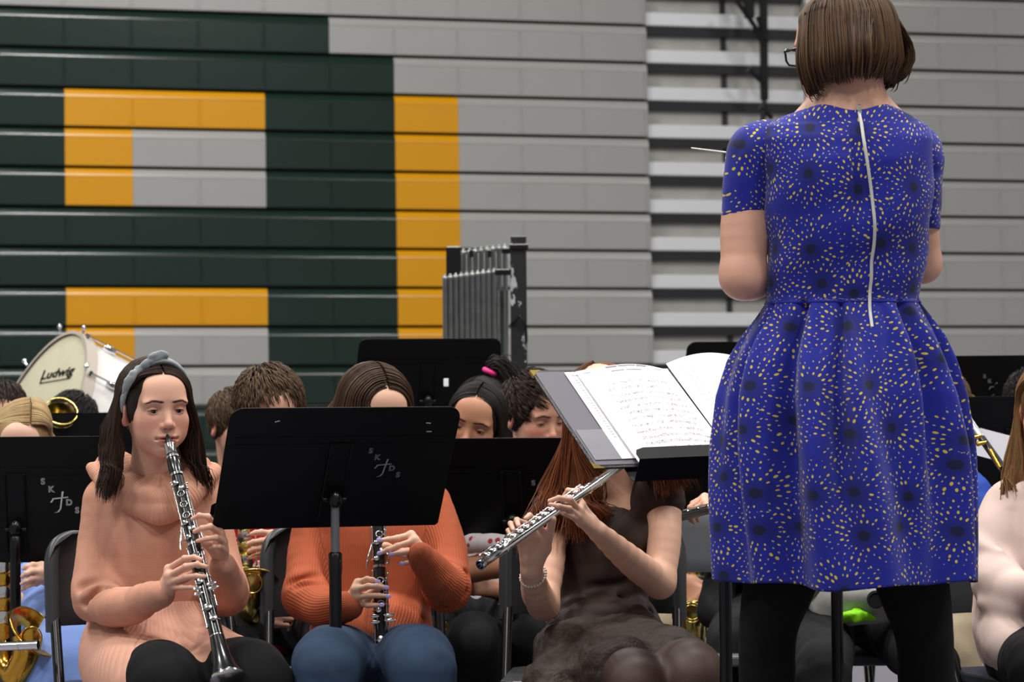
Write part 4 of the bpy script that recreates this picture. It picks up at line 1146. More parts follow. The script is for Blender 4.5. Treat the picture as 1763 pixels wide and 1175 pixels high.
# right hand (lower) and left hand (upper)
hand(s, rw, [p3(290, 980, 6.105), p3(291, 992, 6.095), p3(293, 1003, 6.095), p3(296, 1012, 6.10)],
     [[p3(318, 962, 6.075), p3(334, 960, 6.06), p3(347, 964, 6.052)], [p3(320, 976, 6.065), p3(340, 972, 6.052), p3(355, 976, 6.05)],
      [p3(320, 994, 6.065), p3(338, 992, 6.05), p3(353, 993, 6.048)], [p3(314, 1012, 6.075), p3(328, 1012, 6.06), p3(341, 1013, 6.052)]],
     [p3(300, 1005, 6.14), p3(320, 995, 6.125), p3(342, 985, 6.105)], .86)
hand(s, lw, [p3(371, 906, 6.135), p3(379, 919, 6.13), p3(384, 934, 6.135), p3(386, 948, 6.145)],
     [[p3(358, 890, 6.105), p3(343, 888, 6.09), p3(331, 894, 6.095)], [p3(362, 907, 6.095), p3(348, 910, 6.08), p3(335, 916, 6.09)],
      [p3(372, 926, 6.09), p3(356, 928, 6.08), p3(340, 932, 6.085)], [p3(377, 942, 6.10), p3(369, 942, 6.09), p3(362, 945, 6.095)]],
     [p3(372, 950, 6.17), p3(352, 935, 6.16), p3(338, 915, 6.15)], .84)
body = sculpt('body', s, .0015, MT['skin'], g, base='deab92'); H.add_eyes(body)
# sweater
s = SDF()
s.chain([p3(268, 850, 6.44), p3(268, 905, 6.42), p3(270, 985, 6.43), p3(268, 1060, 6.45), p3(265, 1110, 6.44)], [(.125, .062), (.128, .085), (.120, .088), (.118, .095), (.150, .11)], k=.03, rib=-PI/2)
s.chain([p3(188, 854, 6.46), p3(268, 838, 6.45), p3(352, 854, 6.46)], [.044, .062, .044], side=(0, 1, 0), k=.04)
s.chain([p3(182, 868, 6.455), p3(168, 950, 6.43), p3(164, 1028, 6.375)], [(.052, .05), .047, .049], side=(1, 0, 0), k=.022, rib=0)
s.chain([p3(164, 1030, 6.375), p3(212, 1046, 6.25), p3(279, 1024, 6.125)], [.047, .042, .030], side=(0, 0, 1), k=.03, rib=0)
s.chain([p3(354, 866, 6.455), p3(374, 950, 6.43), p3(388, 1020, 6.38)], [(.053, .05), .049, .050], side=(1, 0, 0), k=.022, rib=0)
s.chain([p3(388, 1022, 6.38), p3(390, 1010, 6.28), p3(384, 974, 6.175)], [.049, .044, .031], side=(0, 0, 1), k=.03, rib=0)
s.displace(folds(.0032, 10)); sw_top = s
# skirt part over the lap
s = SDF()
s.ell(p3(263, 1105, 6.44), (.155, .14, .085), k=.05)
s.chain([p3(263, 1075, 6.45), p3(263, 1120, 6.43)], [(.15, .11), (.16, .12)], k=.02, rib=-PI/2)
s.chain([p3(215, 1150, 6.38), p3(240, 1172, 6.22), p3(262, 1192, 6.10)], [.098, .098, .093], k=.05)
s.chain([p3(320, 1125, 6.38), p3(370, 1145, 6.25), p3(415, 1172, 6.11)], [.085, .083, .080], k=.05)
s.cone(p3(250, 1180, 6.08), p3(400, 1175, 6.12), .045, .05, .05)
s.displace(folds(.003, 9)); hem_s = s; s = sw_top
# folds
for a, b, r in ((p3(205, 880, 6.35), p3(212, 985, 6.33), .009), (p3(340, 890, 6.34), p3(346, 985, 6.33), .008),
                (p3(170, 1072, 6.36), p3(262, 1079, 6.335), .008), (p3(262, 1079, 6.335), p3(352, 1072, 6.345), .006),
                (p3(140, 1012, 6.335), p3(198, 988, 6.325), .008), (p3(160, 1024, 6.30), p3(214, 1006, 6.28), .006), (p3(150, 1040, 6.32), p3(176, 1012, 6.31), .005), (p3(390, 985, 6.335), p3(425, 1000, 6.36), .004), (p3(388, 1040, 6.325), p3(420, 1025, 6.34), .004)): crease(s, a, b, r, .018)
s.cone(H.w((0, -2.6, -8)), p3(270, 842, 6.36), .055, .052, .02, 's')
sw = sculpt('sweater', s, .0034, MT['peach'], g, ribs=True)
sculpt('ribbed_hem', hem_s, .0045, MT['peach_hem'], sw, ribs=True)
# ribbed cowl of two soft rolls
s = SDF()
ring = [p3(157, 806, 6.46), p3(176, 828, 6.42), p3(210, 854, 6.37), p3(248, 874, 6.335), p3(280, 880, 6.32), p3(316, 866, 6.335), p3(348, 838, 6.38), p3(371, 810, 6.46), p3(335, 806, 6.55), p3(270, 804, 6.57), p3(195, 804, 6.55)]
s.chain(ring, [(.015, .014), (.019, .015), (.024, .016), (.029, .016), (.031, .016), (.027, .016), (.022, .015), (.015, .014), .014, .014, .014], side=(0, 0, 1), k=.012, rib=0, n=5)
ring = [p3(178, 796, 6.47), p3(204, 826, 6.395), p3(244, 852, 6.345), p3(282, 856, 6.335), p3(322, 836, 6.36), p3(350, 800, 6.45)]
s.chain(ring, [.019]*6, side=(0, 0, 1), k=.012, n=5)
ring = [p3(200, 792, 6.47), p3(222, 820, 6.39), p3(254, 842, 6.35), p3(286, 842, 6.345), p3(314, 822, 6.37), p3(334, 792, 6.45)]
s.chain(ring, [.017, .016, .015, .015, .016, .018], side=(0, 0, 1), k=.014, n=5)
ring = [p3(214, 786, 6.46), p3(236, 812, 6.395), p3(262, 828, 6.36), p3(290, 824, 6.36), p3(316, 790, 6.43)]
s.chain(ring, [.013]*5, side=(0, 0, 1), k=.010, n=5)
s.displace(folds(.0025, 20))
sculpt('cowl_collar', s, .003, MT['peach_rib'], sw, ribs=True)
legs(g, [p3(232, 1165, 6.42), p3(318, 1165, 6.42)], [p3(286, 1186, 6.03), p3(441, 1180, 6.03)], [np.array([p3(290, 1100, 6.1)[0], 6.12, .08]), np.array([p3(440, 1100, 6.1)[0], 6.12, .08])], rk=.079, rt=.08, ra=.045, calf=.058, mt='leggings', name='leggings', h=.005)
# hair: centre parting, tucked behind the right ear
hair_long(H, HB['dark_brown'], g, n=640, seed=4, zend=-19.5, part=.3, tuck=(.55, .0), out=1.5, wave=.8, fwd=2.0, rad=.30, face_open=(.2, .5), yhi=.78, e1=1.9, flick=.8, face=((-.7, 10.4, -4.2), (5.9, 8.2, 10.2)))
# headband
s = SDF()
L_ = [(7.9, -1.2, -.5), (8.0, .4, 3.5), (6.4, 2.2, 8.0), (3.3, 3.2, 10.9), (0, 3.5, 11.8), (-3.3, 3.2, 10.9), (-6.4, 2.2, 8.0), (-8.2, .6, 3.0), (-8.4, -1.2, -1.0)]
s.chain([H.w(q) for q in L_], [(.007, .004), (.011, .005), (.0135, .0055), (.015, .006), (.016, .006), (.015, .006), (.0135, .0055), (.010, .005), (.006, .004)], side=H.Rm@np.array([0, 1, 0]), k=.003, n=5)
hb = sculpt('headband', s, .0018, MT['velvet'], g)
s = SDF()
kn = np.array((5.6, 3.8, 9.6))
s.ell(H.w(kn), (.011, .010, .013), k=.004)
s.chain([H.w(kn), H.w(kn+(-2.0, .8, 1.8)), H.w(kn+(-4.6, 1.0, 3.3)), H.w(kn+(-6.9, .8, 3.2))], [(.005, .005), (.009, .005), (.014, .006), (.007, .004)], side=H.Rm@np.array([0, .3, 1]), k=.004)
s.chain([H.w(kn), H.w(kn+(1.6, .8, -1.0)), H.w(kn+(3.0, .8, -3.0)), H.w(kn+(3.9, .6, -5.2))], [(.005, .005), (.010, .005), (.010, .005), (.003, .003)], side=H.Rm@np.array([1, .3, 0]), k=.004)
s.displace(folds(.0018, 55))
sculpt('bow', s, .0018, MT['velvet'], hb)
clarinet('black clarinet with silver keys played by the girl in the peach sweater', p3(289, 755, 6.262), p3(391, 1168, 5.93))
folding_chair('charcoal folding chair under the girl in the peach sweater', (p3(262, 1100, 6.5)[0], 6.52), R(16))

# ================================================================ girl in the orange sweater
g = person('girl in an orange ribbed sweater and jeans playing the clarinet, face behind the stand', p3(640, 1100, 6.6)[0], 6.62)
s = SDF(); H = Head(s, p3(645, 716, 6.62), yaw=24, pitch=18, roll=-2, scale=.95, eye_open=.4, gaze=(0, -.6), brow='3a281c', blush='dd9a88')
s.cone(H.w((0, -2.6, -5)), p3(642, 815, 6.66), .046, .05, .03)
s.chain([p3(565, 868, 6.64), p3(640, 845, 6.64), p3(720, 866, 6.64)], [.04, .055, .04], k=.05)
rs, re, rw = p3(552, 868, 6.64), p3(527, 1028, 6.52), p3(600, 1046, 6.34)
ls, le, lw = p3(736, 868, 6.64), p3(772, 1014, 6.52), p3(731, 962, 6.36)
for a, b, c, q in ((rs, re, rw, p3(532, 950, 6.60)), (ls, le, lw, p3(762, 940, 6.60))): s.chain([a, q, b], [.026]*3, k=.02); s.cone(b, c, .028, .021, .02)
cy = lambda y: 6.50-(y-766)*.00042
c1 = [(615, 1008), (611, 1019), (612, 1031), (617, 1041)]
hand(s, rw, [p3(616, 1004, 6.335), p3(612, 1016, 6.325), p3(613, 1029, 6.325), p3(617, 1040, 6.33)],
     [[p3(632, 998, 6.325), p3(641, 999, 6.32), p3(649, 1002, 6.322)], [p3(634, 1010, 6.312), p3(650, 1010, 6.30), p3(664, 1012, 6.298)],
      [p3(636, 1026, 6.31), p3(653, 1026, 6.298), p3(668, 1027, 6.295)], [p3(634, 1043, 6.315), p3(646, 1043, 6.305), p3(656, 1042, 6.302)]],
     [p3(625, 1035, 6.37), p3(640, 1022, 6.365), p3(654, 1010, 6.35)], .88)
hand(s, lw, [p3(708, 921, 6.375), p3(714, 932, 6.365), p3(718, 945, 6.365), p3(720, 956, 6.37)],
     [[p3(684, 927, 6.365), p3(668, 929, 6.355), p3(654, 931, 6.35)], [p3(684, 941, 6.35), p3(668, 947, 6.34), p3(654, 953, 6.34)],
      [p3(700, 951, 6.345), p3(686, 953, 6.335), p3(674, 955, 6.335)], [p3(709, 967, 6.35), p3(700, 970, 6.34), p3(691, 971, 6.34)]],
     [p3(705, 955, 6.40), p3(682, 950, 6.40), p3(664, 940, 6.385)], .88)
body = sculpt('body', s, .0021, MT['skin'], g, base='dfb095'); H.add_eyes(body)
up = np.array([0, -1, .15])
tl = [(p3(653, 930, 6.342), (-1, 0, -.05), up), (p3(653.5, 953, 6.332), (-1, 0, -.3), up), (p3(674, 955, 6.328), (-1, 0, -.1), up), (p3(691, 971, 6.333), (-1, 0, -.1), up),
      (p3(650, 1002, 6.314), (1, 0, -.1), up), (p3(665, 1012, 6.290), (1, 0, -.05), up), (p3(669, 1027, 6.287), (1, 0, 0), up), (p3(657, 1042, 6.294), (1, 0, 0), up)]
nails(body, tl, MT['nail_lilac'])
s = SDF()
s.chain([p3(640, 862, 6.64), p3(643, 920, 6.62), p3(643, 1000, 6.62), p3(645, 1065, 6.62), p3(640, 1098, 6.58)], [(.140, .065), (.142, .088), (.132, .09), (.130, .10), (.145, .125)], k=.03, rib=-PI/2)
s.chain([p3(565, 870, 6.66), p3(640, 850, 6.65), p3(722, 868, 6.66)], [.044, .06, .044], side=(0, 1, 0), k=.04)
s.cone(p3(640, 842, 6.66), p3(643, 800, 6.67), .062, .058, .03)
s.chain([p3(548, 872, 6.65), p3(532, 950, 6.60), p3(527, 1028, 6.52)], [(.053, .05), .049, .051], side=(1, 0, 0), k=.02, rib=0)
s.chain([p3(527, 1028, 6.52), p3(562, 1050, 6.42), p3(602, 1044, 6.335)], [.050, .043, .032], side=(0, 0, 1), k=.03, rib=0)
s.chain([p3(738, 870, 6.65), p3(762, 940, 6.60), p3(769, 1012, 6.52)], [(.056, .05), .053, .053], side=(1, 0, 0), k=.02, rib=0)
s.chain([p3(769, 1012, 6.52), p3(757, 1000, 6.42), p3(724, 957, 6.355)], [.051, .045, .031], side=(0, 0, 1), k=.03, rib=0)
for a, b, r in ((p3(550, 900, 6.56), p3(566, 1015, 6.53), .006), (p3(742, 925, 6.54), p3(738, 1000, 6.53), .006), (p3(500, 1005, 6.49), p3(548, 990, 6.50), .005), (p3(512, 1012, 6.47), p3(560, 1004, 6.47), .004),
                (p3(520, 1080, 6.54), p3(755, 1066, 6.54), .006), (p3(755, 980, 6.47), p3(806, 990, 6.52), .005), (p3(765, 1040, 6.48), p3(800, 1020, 6.48), .004)): crease(s, a, b, r, .018)
s.displace(folds(.002, 12))
sw = sculpt('sweater', s, .0034, MT['orange'], g, ribs=True)
s = SDF(); s.chain([p3(585, 1112, 6.47), p3(640, 1094, 6.455), p3(715, 1092, 6.47)], [.02, .024, .02], k=.012); s.chain([p3(585, 1100, 6.50), p3(525, 1125, 6.44)], [.03, .02], k=.02)
j = legs(g, [p3(598, 1140, 6.58), p3(690, 1140, 6.58)], [p3(561, 1156, 6.06), p3(726, 1155, 6.06)], [np.array([p3(560, 1100, 6.1)[0], 6.2, .08]), np.array([p3(726, 1100, 6.1)[0], 6.2, .08])], rk=.074, rt=.086, ra=.05, calf=.06, mt='jeans', name='jeans', h=.0045, nz=.002)
m = MB()
# worn tear on the thigh
c = p3(552, 1106, 6.108); m.ball(c, (.008, .004, .003), 10, rot=rotm(0, 40, 20)); m.build('worn_tear', MT['tan'], j, True)
hair_long(H, HB['brown'], g, n=520, seed=9, zend=-15.0, part=.4, out=1.7, wave=.9, fwd=1.6, rad=.32, face_open=(.75, .5), e0=.4, e1=2.2, ylo=-.9, yhi=.76, spread=1.1, face=((-.6, 10.6, -3.6), (4.8, 7.6, 9.4)))
clarinet('black clarinet with silver keys held upright before the orange sweater', p3(648, 764, 6.50), p3(660, 1236, 6.28), front=(.12, -1, .1))
folding_chair('charcoal folding chair under the girl in the orange sweater', (p3(612, 1100, 6.7)[0], 6.70), R(4))

# ================================================================ flute player
g = person('girl with long red hair in a sleeveless brown lace dress playing the flute', p3(1040, 1100, 6.6)[0], 6.62)
s = SDF(); H = Head(s, p3(1044, 718, 6.60), yaw=-4, pitch=10, roll=12, scale=.93, eye_open=.5, blush='dd9a88', brow='5a3420', lip='b8655e')
s.cone(H.w((0, -2.6, -5)), p3(1062, 815, 6.66), .046, .048, .03)
s.cone(p3(1062, 815, 6.66), p3(1045, 880, 6.68), .048, .07, .04)
s.chain([p3(962, 882, 6.68), p3(1050, 862, 6.68), p3(1138, 868, 6.67)], [.034, .050, .034], k=.03)
s.chain([p3(1045, 880, 6.68), p3(1040, 990, 6.68)], [(.10, .07), (.09, .07)], k=.04)
rs, re, rw = p3(950, 878, 6.67), p3(936, 1042, 6.52), p3(915, 984, 6.345)
ls, le, lw = p3(1146, 868, 6.66), p3(1136, 1004, 6.57), p3(1030, 917, 6.375)
s.chain([rs, rs*.5+re*.5+np.array([.004, 0, 0]), re], [.034, .036, .032], k=.02); s.chain([re, re*.55+rw*.45+np.array([-.004, 0, -.006]), rw], [.034, .033, .023], k=.02)
s.chain([ls, ls*.5+le*.5+np.array([.003, 0, 0]), le], [.036, .038, .033], k=.02); s.chain([le, le*.55+lw*.45+np.array([.0, 0, -.004]), lw], [.035, .033, .0225], k=.02)
# left hand: fingers over the flute, seen from its back
hand(s, lw, [p3(1001, 869, 6.355), p3(997, 880, 6.335), p3(996, 891, 6.33), p3(999, 901, 6.335)],
     [[p3(994, 846, 6.36), p3(978, 845, 6.375), p3(970, 856, 6.38)], [p3(982, 861, 6.31), p3(962, 858, 6.305), p3(946, 863, 6.31)],
      [p3(980, 876, 6.305), p3(963, 872, 6.295), p3(947, 869, 6.30)], [p3(984, 890, 6.31), p3(970, 884, 6.30), p3(958, 879, 6.30)]],
     [p3(1010, 900, 6.40), p3(1000, 880, 6.42), p3(988, 868, 6.42)], .88)
# right hand: open palm behind the flute, finger tips curling over it
hand(s, rw, [p3(940, 925, 6.30), p3(922, 922, 6.305), p3(907, 926, 6.31), p3(896, 934, 6.315)],
     [[p3(924, 900, 6.29), p3(912, 888, 6.265), p3(905, 893, 6.245)], [p3(905, 903, 6.29), p3(890, 896, 6.26), p3(893, 906, 6.235)],
      [p3(890, 910, 6.285), p3(879, 902, 6.26), p3(884, 913, 6.235)], [p3(884, 922, 6.28), p3(875, 914, 6.255), p3(880, 924, 6.235)]],
     [p3(938, 945, 6.32), p3(946, 918, 6.30), p3(951, 895, 6.285)], .92)
body = sculpt('body', s, .0021, MT['skin'], g, base='e0b096'); H.add_eyes(body)
# bracelet of pearls
m = MB(); c0 = rw*.85+re*.15; ax = (re-rw)/np.linalg.norm(re-rw); u = np.cross(ax, (0, 1, 0)); u /= np.linalg.norm(u); v = np.cross(ax, u)
for i in range(26):
    a = 2*PI*i/26; c = c0+(u*math.cos(a)+v*math.sin(a))*.0295+ax*(-.009*math.cos(a-1.0)-.004); m.ball(c, .0036, 8)
m.build('pearl_bracelet', MT['pearl'], g, True)
# dress
s = SDF()
s.chain([p3(1048, 872, 6.68), p3(1045, 930, 6.665), p3(1042, 1000, 6.67), p3(1038, 1065, 6.66), p3(1040, 1100, 6.62)], [(.105, .06), (.112, .088), (.104, .088), (.112, .10), (.15, .12)], k=.03)
s.chain([p3(952, 880, 6.68), p3(1000, 856, 6.685), p3(1050, 848, 6.685), p3(1100, 846, 6.68), p3(1138, 850, 6.67)], [(.052, .050), (.070, .056), (.076, .06), (.070, .056), (.052, .050)], side=(0, 1, 0), k=.03)
s.cone(p3(1138, 852, 6.67), p3(1148, 866, 6.66), .050, .044, .02); s.cone(p3(956, 880, 6.68), p3(948, 892, 6.67), .052, .043, .02)
s.cone(H.w((0, -2.6, -9)), p3(1062, 838, 6.60), .052, .040, .015, 's')
for y in (1010, 1035, 1062, 1078): crease(s, p3(962, y+8, 6.585), p3(1118, y-8, 6.585), .004, .02)
s.displace(folds(.003, 13, (1, 1, 2)))
dr = sculpt('dress', s, .004, MT['brown_dress'], g)
s = SDF()
s.ell(p3(1040, 1112, 6.60), (.165, .15, .08), k=.05)
s.chain([p3(1000, 1140, 6.55), p3(1045, 1152, 6.35), p3(1080, 1168, 6.16)], [.098, .095, .088], k=.04)
s.chain([p3(1085, 1125, 6.55), p3(1140, 1140, 6.35), p3(1182, 1155, 6.16)], [.09, .085, .078], k=.04)
s.chain([p3(960, 1140, 6.50), p3(945, 1200, 6.3), p3(960, 1260, 6.2)], [.05, .07, .05], k=.06)
s.cone(p3(1050, 1180, 6.2), p3(1160, 1170, 6.2), .05, .05, .05)
s.displace(folds(.006, 12)); s.displace(folds(.003, 40))
sculpt('lace_skirt', s, .005, MT['lace'], dr)
MT['hose'] = mat('sheer_black_hose', '4a332b', .6)
legs(g, [p3(1000, 1165, 6.55), p3(1085, 1160, 6.55)], [p3(1098, 1182, 6.07), p3(1200, 1168, 6.07)], [np.array([p3(1095, 1100, 6.1)[0], 6.2, .08]), np.array([p3(1190, 1100, 6.1)[0], 6.2, .08])], rk=.062, rt=.08, ra=.04, calf=.05, mt='hose', name='tights', h=.005)
b_ = cap(H, .4)
p1 = strands(H, None, lambda r: g_long(r, side=1, zend=-25.0, out=5.5, wave=1.6, fwd=6.0, e0=.4, e1=3.4, ylo=-.7, yhi=.76, face_open=(.3, .3)), 1300, 16, seed=21)
p2 = strands(H, None, lambda r: g_long(r, side=-1, zend=-20.0, out=2.2, wave=1.5, fwd=4.5, e0=.4, e1=2.6, ylo=-.9, yhi=.74, face_open=(.1, .1)), 800, 16, seed=22)
p3_ = strands(H, None, lambda r: g_long(r, side=1, zend=-25.0, out=1.0, wave=2.2, fwd=7.5, e0=.4, e1=1.8, ylo=.0, yhi=.76, face_open=(.4, .4)), 600, 16, seed=23)
_pp = np.concatenate([p1, p2, p3_]); rr = np.random.RandomState(21)
lock_mesh('hair', _pp, .21*H.sc*(.5+.8*rr.rand(len(_pp))), HB['red'], g, .1+.8*rr.rand(len(_pp)), base=b_)
# patterned hair band
m_ = mat('patterned_headband_cloth', 'dcae90', .7); nt = m_.node_tree; vo = nt.nodes.new('ShaderNodeTexVoronoi'); vo.inputs['Scale'].default_value = 60
cr = nt.nodes.new('ShaderNodeValToRGB'); cr.color_ramp.interpolation = 'CONSTANT'; cr.color_ramp.elements[0].color = lin('2c4a4e'); cr.color_ramp.elements[1].position = .28; cr.color_ramp.elements[1].color = lin('dcae90')
e = cr.color_ramp.elements.new(.2); e.color = lin('c9707a'); tcn = nt.nodes.new('ShaderNodeTexCoord'); nt.links.new(tcn.outputs['Object'], vo.inputs['Vector']); nt.links.new(vo.outputs['Distance'], cr.inputs[0]); nt.links.new(cr.outputs[0], nt.nodes['Principled BSDF'].inputs['Base Color'])
s = SDF(); s.chain([H.w(q) for q in [(8.6, -1, 0), (8.4, 0, 4.5), (6.2, 1.6, 9.6), (0, 2.2, 13.0), (-6.2, 1.6, 9.6), (-8.4, 0, 4.5), (-8.6, -1, 0)]], [(.012, .005), (.018, .006), (.024, .007), (.027, .007), (.024, .007), (.018, .006), (.012, .005)], side=H.Rm@np.array([0, 1, 0]), k=.003, n=5)
sculpt('headband', s, .003, m_, g)

def flute(label, a, b, front=(0, -.8, .6), L=.63, keys=True, extra=0.055):
    """a: lip end (embouchure hole), b: open foot end"""
    a, d, n, x = frame(a, b, front); b = np.array(b, float); K = np.linalg.norm(b-a)/L
    t = thing('flute', label, 'flute', tuple(b)); at = lambda q, fn=0, fx=0: a+d*q*K+n*fn+x*fx
    def body(name, prof):
        m = MB(); m.lathe([(q*K, r) for q, r in prof], a, b, 26); return m.build(name, MT['silver'], t, True)
    body('head_joint', [(-extra, .0001), (-extra+.0005, .010), (-extra+.012, .0105), (-extra+.013, .0098), (.155, .0100)])
    body('barrel_ring', [(.15, .0104), (.151, .0122), (.156, .0122), (.157, .0106), (.19, .0106), (.191, .0120), (.196, .0120), (.197, .0104)])
    body('middle_joint', [(.195, .0102), (.535, .0102)])
    body('foot_joint', [(.528, .0104), (.529, .0118), (.534, .0118), (.535, .0104), (.618, .0104), (.619, .0114), (.63, .0114), (.6302, .0092), (.60, .0088)])
    m = MB(); m.ball(at(0, .008, 0), (.012, .019, .004), 16, rot=np.array([x, d, n]).T); m.build('lip_plate', MT['silver'], t, True)
    if keys:
        for q, r in ((.22, .0052), (.245, .0060), (.272, .0066), (.296, .0072), (.32, .0072), (.344, .0072), (.372, .0072), (.396, .0072), (.42, .0075), (.444, .0075), (.468, .0075), (.495, .0078), (.52, .008), (.552, .0082), (.575, .0082), (.598, .0082)):
            m = MB(); m.lathe([(0, .001), (.0001, r), (.0022, r), (.003, r*.8), (.0032, r*.35), (.0024, .0001)], at(q, .0122), at(q, .03), 18)
            m.tube([at(q, .0135, r), at(q, .012, .0125)], .0018, 6); m.build('key_cup', MT['silver'], t, True)
        for q0, q1 in ((.21, .36), (.37, .50), (.54, .61)):
            m = MB(); m.tube([at(q0, .0115, .0128), at(q1, .0115, .0128)], .0020, 8)
            for q in (q0, (q0+q1)/2, q1): m.ball(at(q, .011, .0128), .0034, 8); m.tube([at(q, .004, .009), at(q, .011, .0128)], .0016, 6)
            m.build('key_rod', MT['silver'], t, True)
        m = MB(); m.tube(cat_rom([at(.50, .013, -.006), at(.525, .015, -.012), at(.55, .013, -.013)], 4), [.0022, .0036, .003], 8); m.build('foot_lever', MT['silver'], t, True)
        m = MB(); m.ball(at(.538, .014, -.004), (.010, .012, .004), 14, rot=np.array([x, d, n]).T); m.build('foot_roller', MT['silver'], t, True)
    return t
flute('silver flute slanting down across the front of the brown dress', p3(1092, 786, 6.50), p3(826, 974, 6.12), front=(-.35, -.75, .75))
folding_chair('charcoal folding chair under the red haired flute player', (p3(1016, 1100, 6.7)[0], 6.72), R(-4))
# ================================================================ conductor, seen from behind
CZ = .20
t = thing('podium', 'low black podium under the conductor in the blue dress', 'podium', (p3(1450, 900, 5.62)[0], 5.62, 0))
m = MB(); m.box((0, 0, .09), (1.0, .8, .18), bev=.01); m.build('platform', MT['deck'], t)
m = MB(); m.box((0, 0, .19), (1.0, .8, .02), bev=.004); m.build('carpet_top', MT['charcoal'], t)

# printed jersey: bursts of small yellow seeds around dark blue centres
def burst_mat():
    m = bpy.data.materials.new('blue_burst_print_jersey'); m.use_nodes = True; nt = m.node_tree; N = nt.nodes; L = nt.links
    b = N['Principled BSDF']; b.inputs['Roughness'].default_value = .75; b.inputs['Sheen Weight'].default_value = .15; b.inputs['Specular IOR Level'].default_value = .25
    u = attr_out(nt, 'pu'); v = attr_out(nt, 'pv')
    cb = N.new('ShaderNodeCombineXYZ'); L.new(u, cb.inputs[0]); L.new(v, cb.inputs[1])
    vo = N.new('ShaderNodeTexVoronoi'); vo.voronoi_dimensions = '2D'; vo.inputs['Scale'].default_value = 1.0; vo.inputs['Randomness'].default_value = .62
    sc_ = N.new('ShaderNodeVectorMath'); sc_.operation = 'SCALE'; sc_.inputs['Scale'].default_value = 1/.106; L.new(cb.outputs[0], sc_.inputs[0]); L.new(sc_.outputs[0], vo.inputs['Vector'])
    df = N.new('ShaderNodeVectorMath'); df.operation = 'SUBTRACT'; L.new(sc_.outputs[0], df.inputs[0]); L.new(vo.outputs['Position'], df.inputs[1])
    sp = N.new('ShaderNodeSeparateXYZ'); L.new(df.outputs[0], sp.inputs[0])
    M = lambda op, a, b_=None, c=None: math_node(nt, op, a, b_, c)
    x = M('MULTIPLY', sp.outputs[0], .106); y = M('MULTIPLY', sp.outputs[1], .106)
    r = M('SQRT', M('ADD', M('MULTIPLY', x, x), M('MULTIPLY', y, y)))
    th = M('DIVIDE', M('ARCTAN2', y, x), 2*PI)
    # one ring index per 11.5 mm of radius, more seeds on the outer rings
    DR = .0105
    rq = M('DIVIDE', M('SUBTRACT', r, .0215), DR); ri = M('FLOOR', rq)
    wn0 = N.new('ShaderNodeTexWhiteNoise'); wn0.noise_dimensions = '3D'
    cnt = M('ADD', M('MULTIPLY', M('MINIMUM', ri, 3.0), 4.0), 17.0)
    off = M('MULTIPLY', ri, .37)
    tq = M('ADD', M('MULTIPLY', th, cnt), off); tf = M('FLOOR', tq)
    cc = N.new('ShaderNodeCombineXYZ'); L.new(M('MODULO', M('ADD', tf, 400.0), cnt), cc.inputs[0]); L.new(ri, cc.inputs[1])
    ps = N.new('ShaderNodeSeparateXYZ'); L.new(vo.outputs['Position'], ps.inputs[0]); L.new(M('ADD', ps.outputs[0], M('MULTIPLY', ps.outputs[1], 3.1)), cc.inputs[2])
    wn = N.new('ShaderNodeTexWhiteNoise'); wn.noise_dimensions = '3D'; L.new(cc.outputs[0], wn.inputs['Vector'])
    ws = N.new('ShaderNodeSeparateColor'); L.new(wn.outputs['Color'], ws.inputs[0])
    fr = M('SUBTRACT', M('SUBTRACT', rq, ri), M('ADD', .28, M('MULTIPLY', ws.outputs[0], .44)))
    ft = M('SUBTRACT', M('SUBTRACT', tq, tf), M('ADD', .33, M('MULTIPLY', ws.outputs[1], .34)))
    dr = M('MULTIPLY', fr, DR)
    dt = M('MULTIPLY', ft, M('DIVIDE', M('MULTIPLY', r, 2*PI), cnt))
    hw = M('ADD', .00105, M('MULTIPLY', M('MULTIPLY', ws.outputs[2], ws.outputs[2]), .0012))
    e = M('ADD', M('POWER', M('DIVIDE', M('ABSOLUTE', dr), M('MULTIPLY', hw, 1.75)), 2.0), M('POWER', M('DIVIDE', M('ABSOLUTE', dt), hw), 2.0))
    dot = M('LESS_THAN', e, 1.0)
    dot = M('MULTIPLY', dot, M('GREATER_THAN', r, .0215)); dot = M('MULTIPLY', dot, M('LESS_THAN', r, .068)); dot = M('MULTIPLY', dot, M('GREATER_THAN', ws.outputs[0], .10))
    # dark eye with fine radiating lines
    eye = N.new('ShaderNodeMapRange'); eye.inputs[1].default_value = .0085; eye.inputs[2].default_value = .0125; eye.inputs[3].default_value = 1; eye.inputs[4].default_value = 0; L.new(r, eye.inputs[0])
    ray = M('GREATER_THAN', M('SINE', M('MULTIPLY', th, 2*PI*26)), .1); rm = N.new('ShaderNodeMapRange'); rm.inputs[1].default_value = .011; rm.inputs[2].default_value = .036; rm.inputs[3].default_value = .7; rm.inputs[4].default_value = 0; L.new(r, rm.inputs[0])
    dark = M('MAXIMUM', eye.outputs[0], M('MULTIPLY', rm.outputs[0], M('ADD', .45, M('MULTIPLY', ray, .55))))
    m1 = N.new('ShaderNodeMix'); m1.data_type = 'RGBA'; m1.inputs[6].default_value = lin('18218a'); m1.inputs[7].default_value = lin('0b1138'); L.new(dark, m1.inputs[0])
    yc = N.new('ShaderNodeMix'); yc.data_type = 'RGBA'; yc.inputs[6].default_value = lin('a8a47c'); yc.inputs[7].default_value = lin('cdb73c'); L.new(M('GREATER_THAN', ws.outputs[2], .42), yc.inputs[0])
    m2 = N.new('ShaderNodeMix'); m2.data_type = 'RGBA'; L.new(dot, m2.inputs[0]); L.new(m1.outputs[2], m2.inputs[6]); L.new(yc.outputs[2], m2.inputs[7])
    L.new(m2.outputs[2], b.inputs['Base Color'])
    return m
MT['burst'] = burst_mat()
MT['navy_band'] = mat('blue_jersey_binding', '1d2796', .75)
